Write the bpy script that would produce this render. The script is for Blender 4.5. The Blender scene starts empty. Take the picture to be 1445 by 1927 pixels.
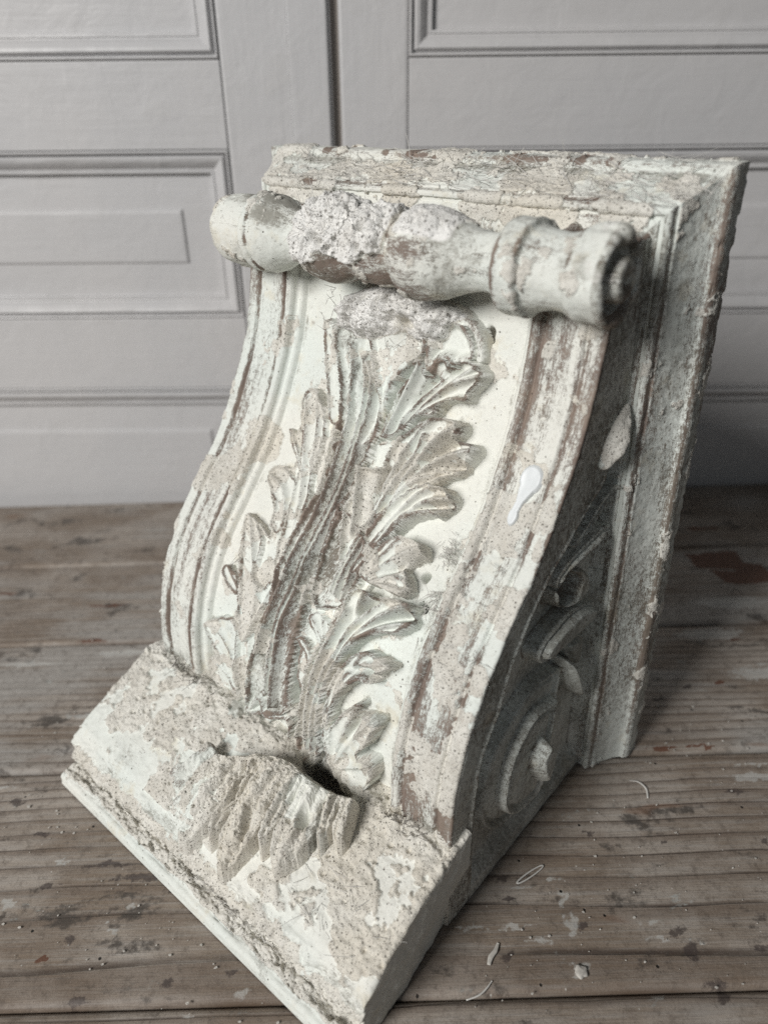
import bpy, bmesh, math
import numpy as np
from mathutils import Matrix, Vector

S = 0.45                     # metres per drawing unit (camera stands one unit above the table)
scene = bpy.context.scene
RNG = np.random.default_rng(7)

# ------------------------------------------------------------------ camera, light, exposure
cd = bpy.data.cameras.new('camera'); cam = bpy.data.objects.new('camera', cd)
scene.collection.objects.link(cam); scene.camera = cam
cam.matrix_world = Matrix(((0.99952628, 0.03077699, 0.0, 0.0),
                           (-0.01532488, 0.49769704, -0.86721555, 0.0),
                           (-0.02669028, 0.86680472, 0.49793292, 1.0 * S),
                           (0, 0, 0, 1)))
cd.sensor_fit = 'HORIZONTAL'; cd.sensor_width = 36.0; cd.lens = 35.13
cd.clip_start = 0.01; cd.clip_end = 60
cd.dof.use_dof = True; cd.dof.focus_distance = 1.03 * S; cd.dof.aperture_fstop = 5.6

world = bpy.data.worlds.new('World'); scene.world = world; world.use_nodes = True
bg = world.node_tree.nodes['Background']
bg.inputs[0].default_value = (0.96, 0.95, 0.93, 1); bg.inputs[1].default_value = 0.026

def area(name, loc, target, size, power, col, sy=None):
    l = bpy.data.lights.new(name, 'AREA'); l.energy = power; l.color = col
    l.shape = 'RECTANGLE'; l.size = size; l.size_y = sy or size
    o = bpy.data.objects.new(name, l); scene.collection.objects.link(o)
    o.location = Vector(loc) * S
    d = Vector(target) * S - o.location
    o.rotation_euler = d.to_track_quat('-Z', 'Y').to_euler()
    return o
area('window_light', (-4.10, -3.10, 3.85), (0.0, 1.0, 0.4), 0.85, 95.0, (1.0, 0.985, 0.96), 1.05)
area('front_fill_light', (0.5, -3.6, 3.0), (0.6, 1.5, 0.5), 1.3, 3.1, (0.84, 0.92, 1.0))  # added bluish fill from the front, lifts the right of the cupboard

scene.view_settings.view_transform = 'Standard'
scene.view_settings.look = 'None'
scene.view_settings.exposure = 0.0
scene.view_settings.gamma = 1.0
scene.view_settings.use_curve_mapping = False
scene.cycles.max_bounces = 8
scene.cycles.use_denoising = False

# ------------------------------------------------------------------ noise on arrays
def _hash(ix, iy, iz, seed=0):
    h = (ix.astype(np.int64) * 374761393 + iy.astype(np.int64) * 668265263 + iz.astype(np.int64) * 2147483647 + seed * 1013904223) & 0xffffffff
    h = ((h ^ (h >> 13)) * 1274126177) & 0xffffffff
    h = ((h ^ (h >> 16)) * 2246822519) & 0xffffffff
    return h ^ (h >> 15)
_GR = RNG.normal(size=(256, 3)); _GR /= np.linalg.norm(_GR, axis=1)[:, None]
def perlin(x, y, z, seed=0):
    x, y, z = np.broadcast_arrays(np.asarray(x, float), np.asarray(y, float), np.asarray(z, float))
    ix, iy, iz = np.floor(x), np.floor(y), np.floor(z)
    fx, fy, fz = x - ix, y - iy, z - iz
    u, v, w = [f * f * f * (f * (f * 6 - 15) + 10) for f in (fx, fy, fz)]
    r = 0
    for a in (0, 1):
        for b in (0, 1):
            for c in (0, 1):
                g = _GR[_hash(ix + a, iy + b, iz + c, seed) & 255]
                dot = g[..., 0] * (fx - a) + g[..., 1] * (fy - b) + g[..., 2] * (fz - c)
                r = r + dot * (u if a else 1 - u) * (v if b else 1 - v) * (w if c else 1 - w)
    return r * 1.5
def fbm(x, y, z, oct=4, seed=0, gain=0.5):
    r = 0; a = 1.0; f = 1.0
    for k in range(oct):
        r = r + a * perlin(x * f, y * f, z * f, seed + k * 17); a *= gain; f *= 2.03
    return r
def worley(x, y, z, seed=0):
    """distance to the nearest scattered point and a random number of that point"""
    x, y, z = np.broadcast_arrays(np.asarray(x, float), np.asarray(y, float), np.asarray(z, float))
    ix, iy, iz = np.floor(x), np.floor(y), np.floor(z)
    best = np.full(x.shape, 9.0); rid = np.zeros(x.shape)
    for a in (-1, 0, 1):
        for b in (-1, 0, 1):
            for c in (-1, 0, 1):
                h = _hash(ix + a, iy + b, iz + c, seed)
                px = ix + a + (h & 1023) / 1023.; py = iy + b + ((h >> 10) & 1023) / 1023.; pz = iz + c + ((h >> 20) & 1023) / 1023.
                d = (px - x) ** 2 + (py - y) ** 2 + (pz - z) ** 2
                m = d < best
                best = np.where(m, d, best); rid = np.where(m, ((h >> 5) & 255) / 255., rid)
    return np.sqrt(best), rid
def sstep(a, b, x):
    t = np.clip((x - a) / (b - a), 0, 1); return t * t * (3 - 2 * t)

def seg_dist(pts, X, Y):
    """distance to an open polyline"""
    d = np.full(X.shape, 1e9)
    for (x0, y0), (x1, y1) in zip(pts[:-1], pts[1:]):
        dx, dy = x1 - x0, y1 - y0; L = dx * dx + dy * dy + 1e-12
        t = np.clip(((X - x0) * dx + (Y - y0) * dy) / L, 0, 1)
        d = np.minimum(d, (X - x0 - t * dx) ** 2 + (Y - y0 - t * dy) ** 2)
    return np.sqrt(d)
def poly_sd(pts, X, Y):
    """signed distance to a polygon, positive inside"""
    q = list(pts) + [pts[0]]
    d = seg_dist(q, X, Y); ins = np.zeros(X.shape, bool)
    for (x0, y0), (x1, y1) in zip(q[:-1], q[1:]):
        c = (y0 > Y) != (y1 > Y)
        ins ^= c & (X < (x1 - x0) * (Y - y0) / ((y1 - y0) if abs(y1 - y0) > 1e-12 else 1e-12) + x0)
    return np.where(ins, d, -d)
def rounded(pts, n=2):
    """corner cutting, keeps tips fairly sharp"""
    p = np.array(pts, float)
    for _ in range(n):
        q = np.roll(p, -1, axis=0)
        p = np.stack([p * 0.82 + q * 0.18, p * 0.18 + q * 0.82], 1).reshape(-1, 2)
    return [tuple(v) for v in p]
def spline(pts, n=6):
    p = np.array(pts, float); out = []
    for i in range(len(p) - 1):
        p0 = p[max(i - 1, 0)]; p1 = p[i]; p2 = p[i + 1]; p3 = p[min(i + 2, len(p) - 1)]
        for k in range(n):
            t = k / n
            out.append(0.5 * (2 * p1 + (p2 - p0) * t + (2 * p0 - 5 * p1 + 4 * p2 - p3) * t * t + (3 * p1 - p0 - 3 * p2 + p3) * t ** 3))
    out.append(p[-1]); return [tuple(v) for v in out]
def blur(a, n=2):
    for _ in range(n):
        a = (a + np.roll(a, 1, 0) + np.roll(a, -1, 0)) / 3; a = (a + np.roll(a, 1, 1) + np.roll(a, -1, 1)) / 3
    return a

# ------------------------------------------------------------------ mesh helpers
def link(name, me, mat=None, parent=None):
    o = bpy.data.objects.new(name, me); scene.collection.objects.link(o)
    if mat: me.materials.append(mat)
    if parent: o.parent = parent
    return o
def raw_mesh(name, V, Fq, attrs=None, smooth=True):
    me = bpy.data.meshes.new(name)
    V = np.asarray(V, np.float32); Fq = np.asarray(Fq, np.int32)
    n = Fq.shape[1]
    me.vertices.add(len(V)); me.vertices.foreach_set('co', V.ravel())
    me.loops.add(Fq.size); me.loops.foreach_set('vertex_index', Fq.ravel())
    me.polygons.add(len(Fq)); me.polygons.foreach_set('loop_start', np.arange(len(Fq), dtype=np.int32) * n)
    me.polygons.foreach_set('loop_total', np.full(len(Fq), n, np.int32))
    me.polygons.foreach_set('use_smooth', np.full(len(Fq), smooth))
    for k, a in (attrs or {}).items():
        a = np.asarray(a, np.float32)
        if a.ndim == 2:
            at = me.attributes.new(k, 'FLOAT_VECTOR', 'POINT'); at.data.foreach_set('vector', a.ravel())
        else:
            at = me.attributes.new(k, 'FLOAT', 'POINT'); at.data.foreach_set('value', a.ravel())
    me.update(calc_edges=True); me.validate()
    return me
def grid_obj(name, P, mat, parent=None, attrs=None, mask=None, wrap=False, tf=None, flip=False):
    """P: rows x cols x 3 in drawing units; mask: rows x cols, a face is kept where any corner is set"""
    r, c = P.shape[:2]
    idx = np.arange(r * c).reshape(r, c)
    if wrap: idx = np.concatenate([idx, idx[:, :1]], 1)
    f = np.stack([idx[:-1, :-1], idx[:-1, 1:], idx[1:, 1:], idx[1:, :-1]], -1)
    if flip: f = f[..., ::-1]
    if mask is not None:
        m = mask if not wrap else np.concatenate([mask, mask[:, :1]], 1)
        keep = m[:-1, :-1] | m[:-1, 1:] | m[1:, 1:] | m[1:, :-1]
        f = f[keep]
    f = f.reshape(-1, 4)
    V = (tf(P) if tf else P * S).reshape(-1, 3)
    at = {k: np.asarray(a).reshape((-1, 3) if np.asarray(a).ndim == 3 else -1) for k, a in (attrs or {}).items()}
    used = np.unique(f)
    if len(used) < len(V):
        re = np.full(len(V), -1); re[used] = np.arange(len(used)); f = re[f]; V = V[used]; at = {k: a[used] for k, a in at.items()}
    return link(name, raw_mesh(name, V, f, at), mat, parent)
def empty(name, loc, rz=0.0, ry=0.0):
    o = bpy.data.objects.new(name, None); scene.collection.objects.link(o)
    o.location = Vector(loc) * S; o.rotation_euler = (0, ry, rz); o.empty_display_size = 0.05
    return o
def tag(o, label=None, cat=None, group=None, kind=None):
    if label: o['label'] = label
    if cat: o['category'] = cat
    if group: o['group'] = group
    if kind: o['kind'] = kind
    return o
def box_bm(bm, x0, x1, y0, y1, z0, z1, bev=0.0):
    r = bmesh.ops.create_cube(bm, size=1.0)
    for v in r['verts']:
        v.co = Vector(((x0 + x1) / 2 + v.co.x * (x1 - x0), (y0 + y1) / 2 + v.co.y * (y1 - y0), (z0 + z1) / 2 + v.co.z * (z1 - z0))) * S
    if bev:
        es = list({e for v in r['verts'] for e in v.link_edges})
        bmesh.ops.bevel(bm, geom=es, offset=bev * S, segments=2, affect='EDGES', profile=0.6)
def bm_obj(name, bm, mat, parent=None, smooth=False):
    me = bpy.data.meshes.new(name); bm.to_mesh(me); bm.free()
    if smooth:
        for p in me.polygons: p.use_smooth = True
    return link(name, me, mat, parent)

# ------------------------------------------------------------------ materials
class NT:
    def __init__(self, name):
        self.m = bpy.data.materials.new(name); self.m.use_nodes = True
        self.t = self.m.node_tree; self.b = self.t.nodes['Principled BSDF']
    def n(self, kind, **kw):
        x = self.t.nodes.new(kind)
        for k, v in kw.items(): setattr(x, k, v)
        return x
    def l(self, a, b): self.t.links.new(a, b)
    def put(self, sock, v):
        if isinstance(v, (int, float, tuple, list)): sock.default_value = v
        else: self.l(v, sock)
    def math(self, op, a, b=None, c=None, clamp=False):
        x = self.n('ShaderNodeMath', operation=op, use_clamp=clamp)
        for i, v in enumerate((a, b, c)):
            if v is not None: self.put(x.inputs[i], v)
        return x.outputs[0]
    def ss(self, v, lo, hi):
        x = self.n('ShaderNodeMapRange', interpolation_type='SMOOTHSTEP')
        self.put(x.inputs[0], v); self.put(x.inputs[1], lo); self.put(x.inputs[2], hi)
        return x.outputs[0]
    def mix(self, f, a, b):
        x = self.n('ShaderNodeMix', data_type='RGBA')
        self.put(x.inputs[0], f)
        self.put(x.inputs[6], a if not isinstance(a, tuple) else (*a, 1)); self.put(x.inputs[7], b if not isinstance(b, tuple) else (*b, 1))
        return x.outputs[2]
    def vec(self, v, scale):
        x = self.n('ShaderNodeMapping'); self.l(v, x.inputs[0]); x.inputs[3].default_value = scale
        return x.outputs[0]
    def noise(self, v, scale, detail=4, rough=0.55, dist=0.0):
        x = self.n('ShaderNodeTexNoise'); self.l(v, x.inputs['Vector']); x.inputs['Scale'].default_value = scale
        x.inputs['Detail'].default_value = detail; x.inputs['Roughness'].default_value = rough; x.inputs['Distortion'].default_value = dist
        return x.outputs[0]
    def voro(self, v, scale, rnd=1.0):
        x = self.n('ShaderNodeTexVoronoi'); self.l(v, x.inputs['Vector']); x.inputs['Scale'].default_value = scale
        x.inputs['Randomness'].default_value = rnd
        return x.outputs['Distance'], x.outputs['Color']
    def attr(self, name):
        x = self.n('ShaderNodeAttribute', attribute_name=name); return x
    def bump(self, h, strength, dist, prev=None):
        x = self.n('ShaderNodeBump'); self.l(h, x.inputs['Height']); x.inputs['Strength'].default_value = strength; x.inputs['Distance'].default_value = dist
        if prev: self.l(prev, x.inputs['Normal'])
        return x.outputs[0]
    def sep(self, c):
        x = self.n('ShaderNodeSeparateColor'); self.l(c, x.inputs[0]); return x.outputs
    def done(self, col, rough, normal=None):
        self.put(self.b.inputs['Base Color'], col if not isinstance(col, tuple) else (*col, 1)); self.put(self.b.inputs['Roughness'], rough)
        if normal: self.l(normal, self.b.inputs['Normal'])
        return self.m

def plaster_material():
    """pale green-white distemper over brown primer, with crusty off-white lime where crust > 0"""
    n = NT('flaking_plaster')
    co = n.n('ShaderNodeTexCoord').outputs['Object']
    su = n.attr('surf').outputs['Vector']
    crust = n.attr('crust').outputs['Fac']; wear = n.attr('wear').outputs['Fac']; grime_shade = n.attr('grime_shade').outputs['Fac']
    big = n.noise(co, 9, 3); mid = n.noise(co, 45, 4, 0.6); fine = n.noise(co, 420, 4, 0.65)
    # base paint
    mint = n.mix(n.ss(big, 0.35, 0.65), (0.695, 0.73, 0.69), (0.735, 0.733, 0.68))
    mint = n.mix(n.math('MULTIPLY', n.ss(mid, 0.56, 0.72), 0.5), mint, (0.62, 0.56, 0.43))
    # brown primer, brushed streaks along the run of the moulding
    st = n.noise(n.vec(su, (150, 9, 150)), 1.0, 6, 0.72)
    st2 = n.noise(n.vec(su, (900, 70, 900)), 1.0, 5, 0.75)
    mot = n.noise(co, 300, 7, 0.86)
    dust = n.noise(co, 1500, 3, 0.7)
    w = n.math('ADD', wear, n.math('MULTIPLY', n.math('SUBTRACT', st, 0.5), 0.75))
    w = n.math('ADD', w, n.math('MULTIPLY', n.math('SUBTRACT', st2, 0.5), 1.35))
    w = n.math('ADD', w, n.math('MULTIPLY', n.math('SUBTRACT', mot, 0.5), 1.25))
    w = n.math('ADD', w, n.math('MULTIPLY', n.math('SUBTRACT', dust, 0.5), 0.6))
    wm = n.ss(w, 0.24, 0.50)
    brown = n.mix(n.ss(mid, 0.4, 0.65), (0.155, 0.105, 0.082), (0.225, 0.165, 0.13))
    col = n.mix(n.math('MULTIPLY', wm, 0.92), mint, brown)
    # grey-green rubbed dirt, and shade painted into the bracket's right side
    g = n.math('ADD', grime_shade, n.math('MULTIPLY', n.math('SUBTRACT', mot, 0.5), 1.35))
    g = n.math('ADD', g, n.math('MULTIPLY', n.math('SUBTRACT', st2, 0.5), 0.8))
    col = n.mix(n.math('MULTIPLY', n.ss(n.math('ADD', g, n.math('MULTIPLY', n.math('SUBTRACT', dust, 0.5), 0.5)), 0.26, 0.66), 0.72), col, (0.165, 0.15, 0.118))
    # crust
    cm = n.ss(crust, 0.42, 0.58)
    cr = n.mix(n.ss(mid, 0.36, 0.66), (0.735, 0.718, 0.66), (0.635, 0.610, 0.55))
    cr = n.mix(n.math('MULTIPLY', n.ss(big, 0.5, 0.7), 0.45), cr, (0.69, 0.63, 0.52))
    cr = n.mix(n.math('MULTIPLY', n.ss(n.noise(co, 130, 7, 0.8), 0.52, 0.70), 0.5), cr, (0.38, 0.335, 0.285))
    col = n.mix(cm, col, cr)
    lime = n.attr('lime').outputs['Fac']
    col = n.mix(n.ss(n.math('ADD', lime, n.math('MULTIPLY', n.math('SUBTRACT', mot, 0.5), 0.6)), 0.4, 0.65), col, n.mix(n.ss(mid, 0.4, 0.7), (0.82, 0.812, 0.785), (0.72, 0.705, 0.67)))
    dl, cl = n.voro(co, 210); rl = n.sep(cl)
    lh = n.math('MULTIPLY', n.math('MULTIPLY', n.math('SUBTRACT', 1.0, n.ss(dl, 0.10, 0.30)), n.math('GREATER_THAN', rl[0], 0.62)), n.ss(lime, 0.5, 0.8))
    col = n.mix(n.math('MULTIPLY', lh, 0.8), col, (0.10, 0.085, 0.07))
    # dark pin holes and specks
    d1, c1 = n.voro(co, 380); r1 = n.sep(c1)
    pit = n.math('MULTIPLY', n.math('SUBTRACT', 1.0, n.ss(d1, 0.14, 0.27)), n.math('GREATER_THAN', r1[0], n.math('SUBTRACT', 0.965, n.math('MULTIPLY', cm, 0.52))))
    d2, c2 = n.voro(co, 900); r2 = n.sep(c2)
    pit2 = n.math('MULTIPLY', n.math('SUBTRACT', 1.0, n.ss(d2, 0.2, 0.38)), n.math('GREATER_THAN', r2[0], n.math('SUBTRACT', 0.985, n.math('MULTIPLY', cm, 0.45))))
    pits = n.math('MAXIMUM', pit, n.math('MULTIPLY', pit2, 0.8), clamp=True)
    col = n.mix(n.math('MULTIPLY', pits, 0.8), col, (0.085, 0.07, 0.055))
    col = n.mix(n.math('MULTIPLY', n.ss(fine, 0.5, 0.75), 0.22), col, (0.30, 0.27, 0.225))
    h = n.math('ADD', n.math('MULTIPLY', fine, n.math('ADD', 0.25, n.math('MULTIPLY', cm, 0.75))), n.math('MULTIPLY', mot, n.math('ADD', 0.35, cm)))
    h = n.math('SUBTRACT', h, n.math('MULTIPLY', pits, 0.9))
    h = n.math('SUBTRACT', h, n.math('MULTIPLY', wm, 0.45))
    nb = n.bump(h, 0.55, 0.0011)
    n.b.inputs['Specular IOR Level'].default_value = 0.32
    return n.done(col, n.math('SUBTRACT', 0.78, n.math('MULTIPLY', wm, 0.15)), nb)

def simple_material(name, col, rough=0.7, scale=200, amt=0.15, bump=0.3, bd=0.0005):
    n = NT(name); co = n.n('ShaderNodeTexCoord').outputs['Object']
    f = n.noise(co, scale, 4, 0.6)
    c2 = tuple(c * (1 - amt * 2) for c in col)
    return n.done(n.mix(f, col, c2), rough, n.bump(f, bump, bd))

def paint_material(name, sc):
    """old grey gloss paint, brush marks along the member"""
    n = NT(name); co = n.n('ShaderNodeTexCoord').outputs['Object']
    br = n.noise(n.vec(co, sc), 1.0, 5, 0.6, 0.4); lump = n.noise(co, 26, 4, 0.55, 0.6); big = n.noise(co, 3.5, 3)
    col = n.mix(n.ss(big, 0.35, 0.65), (0.545, 0.535, 0.533), (0.510, 0.507, 0.512))
    col = n.mix(n.math('MULTIPLY', n.ss(lump, 0.55, 0.75), 0.25), col, (0.47, 0.46, 0.45))
    d, c = n.voro(co, 55); r = n.sep(c)
    chip = n.math('MULTIPLY', n.math('SUBTRACT', 1.0, n.ss(d, 0.03, 0.06)), n.math('GREATER_THAN', r[0], 0.90))
    col = n.mix(n.math('MULTIPLY', chip, 0.7), col, (0.22, 0.2, 0.18))
    drip = n.noise(n.vec(co, (30, 30, 8)), 1.0, 2, 0.5, 1.2)
    h = n.math('ADD', n.math('MULTIPLY', br, 0.26), n.math('MULTIPLY', lump, 0.9))
    h = n.math('ADD', h, n.math('MULTIPLY', n.ss(drip, 0.62, 0.70), 0.06))
    n.b.inputs['Specular IOR Level'].default_value = 0.45
    return n.done(col, n.math('ADD', 0.36, n.math('MULTIPLY', lump, 0.2)), n.bump(h, 0.45, 0.0030))

def wood_material():
    n = NT('weathered_boards')
    co = n.n('ShaderNodeTexCoord').outputs['Object']
    ph = n.attr('grain').outputs['Fac']; tone = n.attr('tone').outputs['Fac']; edge = n.attr('edge').outputs['Fac']
    sred = n.attr('red_paint').outputs['Fac']; sdark = n.attr('dark_stain').outputs['Fac']; swhite = n.attr('white_stain').outputs['Fac']
    fib = n.noise(n.vec(co, (14, 420, 60)), 1.0, 5, 0.65)
    fib2 = n.noise(n.vec(co, (5, 90, 20)), 1.0, 4, 0.6)
    blot = n.noise(n.vec(co, (9, 16, 9)), 1.0, 5, 0.6, 0.5); mot = n.noise(co, 130, 7, 0.78); grit = n.noise(co, 900, 4, 0.7); fib3 = n.noise(n.vec(co, (30, 1500, 200)), 1.0, 4, 0.7)
    fr = n.math('FRACT', n.math('ADD', ph, n.math('MULTIPLY', fib2, 0.12)))
    line = n.math('SUBTRACT', 1.0, n.ss(fr, 0.03, 0.15)); line = n.math('MULTIPLY', line, n.ss(fr, 0.0, 0.02)); line = n.math('MULTIPLY', line, n.math('ADD', 0.25, n.math('MULTIPLY', n.ss(n.noise(n.vec(co, (7, 25, 9)), 1.0, 4, 0.6), 0.38, 0.62), 0.75)))
    soft = n.ss(fr, 0.55, 1.0)
    base = n.mix(n.ss(blot, 0.38, 0.64), (0.225, 0.176, 0.134), (0.385, 0.340, 0.295))
    base = n.mix(n.math('MULTIPLY', n.ss(fib, 0.42, 0.7), 0.50), base, (0.36, 0.345, 0.325))
    base = n.mix(n.math('MULTIPLY', n.ss(fib2, 0.5, 0.72), 0.5), base, (0.16, 0.118, 0.09))
    base = n.mix(n.math('MULTIPLY', soft, 0.58), base, (0.145, 0.105, 0.078))
    base = n.mix(n.math('MULTIPLY', line, 0.92), base, (0.052, 0.034, 0.025))
    base = n.mix(n.math('MULTIPLY', n.ss(fib3, 0.48, 0.68), 0.45), base, (0.105, 0.08, 0.062))
    base = n.mix(n.math('MULTIPLY', n.ss(grit, 0.54, 0.72), 0.34), base, (0.36, 0.335, 0.30))
    base = n.mix(n.math('MULTIPLY', n.ss(grit, 0.46, 0.30), 0.45), base, (0.075, 0.058, 0.046))
    # paler, limed patches (tone) and dark stains
    pale = n.ss(n.math('ADD', tone, n.math('MULTIPLY', n.math('SUBTRACT', fib2, 0.5), 0.9)), 0.45, 0.8)
    base = n.mix(n.math('MULTIPLY', pale, 0.6), base, n.mix(mot, (0.44, 0.432, 0.415), (0.33, 0.32, 0.30)))
    dn = n.noise(n.vec(co, (16, 34, 10)), 1.0, 4, 0.62, 0.3)
    base = n.mix(n.math('MULTIPLY', n.ss(n.math('ADD', dn, n.math('MULTIPLY', n.math('SUBTRACT', mot, 0.5), 0.35)), 0.585, 0.69), 0.80), base, (0.042, 0.038, 0.034))
    wn = n.noise(n.vec(co, (22, 48, 20)), 1.0, 5, 0.7, 0.2)
    base = n.mix(n.math('MULTIPLY', n.ss(n.math('ADD', wn, n.math('MULTIPLY', n.math('SUBTRACT', mot, 0.5), 0.5)), 0.645, 0.74), 0.6), base, (0.50, 0.53, 0.51))
    rn = n.noise(n.vec(co, (8, 30, 10)), 1.0, 3, 0.6)
    base = n.mix(n.math('MULTIPLY', n.ss(rn, 0.66, 0.73), 0.5), base, (0.17, 0.085, 0.045))
    d1, c1 = n.voro(n.vec(co, (1, 1, 0)), 85); r1 = n.sep(c1)
    hole = n.math('MULTIPLY', n.math('SUBTRACT', 1.0, n.ss(d1, 0.055, 0.10)), n.math('GREATER_THAN', r1[0], 0.80))
    d2, c2 = n.voro(n.vec(co, (1, 1, 0)), 210); r2 = n.sep(c2)
    fleck = n.math('MULTIPLY', n.math('SUBTRACT', 1.0, n.ss(d2, 0.07, 0.14)), n.math('GREATER_THAN', r2[0], 0.90))
    base = n.mix(n.math('MULTIPLY', fleck, 0.7), base, (0.6, 0.58, 0.54))
    base = n.mix(n.math('MULTIPLY', n.ss(mot, 0.48, 0.68), 0.55), base, (0.085, 0.066, 0.052))
    jit = n.math('MULTIPLY', n.math('SUBTRACT', n.noise(co, 260, 5, 0.75), 0.5), 1.7)
    base = n.mix(n.math('MULTIPLY', n.ss(n.math('ADD', sdark, jit), 0.36, 0.72), 0.74), base, (0.048, 0.036, 0.034))
    base = n.mix(n.math('MULTIPLY', n.ss(n.math('ADD', swhite, jit), 0.45, 0.80), 0.58), base, (0.53, 0.53, 0.505))
    base = n.mix(n.math('MULTIPLY', n.ss(n.math('ADD', sred, n.math('MULTIPLY', jit, 0.35)), 0.45, 0.55), 0.9), base, (0.115, 0.048, 0.026))
    base = n.mix(hole, base, (0.012, 0.01, 0.008))
    base = n.mix(n.math('MULTIPLY', edge, 0.75), base, (0.085, 0.05, 0.028))
    h = n.math('SUBTRACT', n.math('ADD', n.math('MULTIPLY', fib, 0.35), n.math('MULTIPLY', mot, 0.5)), n.math('MULTIPLY', line, 0.7))
    h = n.math('ADD', h, n.math('ADD', n.math('MULTIPLY', fib3, 0.3), n.math('MULTIPLY', grit, 0.25)))
    h = n.math('SUBTRACT', h, n.math('MULTIPLY', hole, 2.0)); h = n.math('ADD', h, n.math('MULTIPLY', fr, 0.25))
    n.b.inputs['Specular IOR Level'].default_value = 0.5
    return n.done(base, n.math('ADD', 0.42, n.math('MULTIPLY', mot, 0.3)), n.bump(h, 0.6, 0.0012))

MAT_PLASTER = plaster_material()
MAT_WOOD = wood_material()
MAT_PAINT_V = paint_material('grey_paint_upright', (140, 140, 9))
MAT_PAINT_H = paint_material('grey_paint_level', (9, 140, 140))
MAT_FIBRE = simple_material('plaster_hair', (0.72, 0.70, 0.66), 0.45)
MAT_DRIP = simple_material('white_paint_splash', (0.74, 0.77, 0.78), 0.38, 120, 0.05, 0.1)
MAT_CRUMB = simple_material('plaster_crumb', (0.62, 0.59, 0.54), 0.7, 400, 0.2, 0.5)
MAT_DARK = simple_material('cupboard_inside', (0.07, 0.065, 0.06), 0.8)

# ------------------------------------------------------------------ the table top: six old boards
table = tag(empty('tabletop', (0, 0.8, 0)), kind='structure')
RED_PATCH = [(0.717, 1.496), (0.785, 1.502), (0.843, 1.503), (0.838, 1.453), (0.876, 1.442), (0.887, 1.392), (0.853, 1.37), (0.791, 1.366), (0.763, 1.379), (0.756, 1.414), (0.727, 1.441)]
BROWN_SPOTS = [(.619, 1.056, .022, .007), (-.475, .574, .020, .006), (.61, 1.62, .05, .010), (.72, 1.655, .06, .012), (.80, 1.61, .06, .01), (-.9, 1.42, .09, .008), (-.62, 1.36, .06, .006), (.70, 1.18, .03, .006), (.487, .905, .08, .006), (-.62, 1.241, .06, .005), (-.38, 1.225, .08, .005)]
DARK_SPOTS = [(.403, .509, .016, .020), (.388, .560, .020, .015), (.375, .585, .012, .012), (-.508, .681, .018, .010), (-.434, .712, .060, .007), (-.366, .690, .070, .009), (-.29, .668, .05, .006), (-.613, .831, .020, .009), (.554, .716, .012, .008), (.161, .641, .016, .007), (.152, .672, .018, .008), (.553, .808, .030, .008), (.409, .721, .009, .006), (-.446, .601, .014, .008), (.487, 1.019, .012, .01), (.56, 1.05, .016, .008), (.45, 1.0, .03, .012), (-.30, .540, .014, .009), (-.41, .520, .016, .007), (.48, .56, .012, .006), (.30, .74, .014, .006), (.52, .64, .012, .007), (.147, .558, .009, .010), (-.55, .77, .02, .006), (-.22, .55, .016, .006), (.25, .60, .014, .008)]
WHITE_SPOTS = [(-.371, .645, .013, .007), (-.391, .611, .011, .005), (-.405, .625, .005, .003), (.233, .640, .009, .020), (.238, .600, .010, .028), (.226, .668, .016, .008), (.236, .540, .013, .014), (.592, .838, .07, .012), (.62, .862, .08, .006), (.349, .578, .022, .004), (.398, .570, .030, .003), (.35, .60, .024, .007), (-.262, .501, .010, .008), (-.548, .656, .016, .012), (-.50, .72, .022, .006), (.16, .60, .03, .005), (.19, .58, .02, .008), (.10, .60, .03, .006), (.18, .655, .03, .004), (-.20, .525, .02, .008), (.33, .505, .02, .004), (-.52, 1.195, .12, .016), (-.72, 1.17, .10, .012), (.66, 1.20, .10, .03), (.75, 1.30, .12, .03), (.72, 1.08, .10, .03), (-.66, .86, .05, .006), (-.57, 1.02, .05, .006)]
seams = [-0.35, 0.14, 0.512, 0.893, 1.232, 1.53, 1.845]
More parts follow.
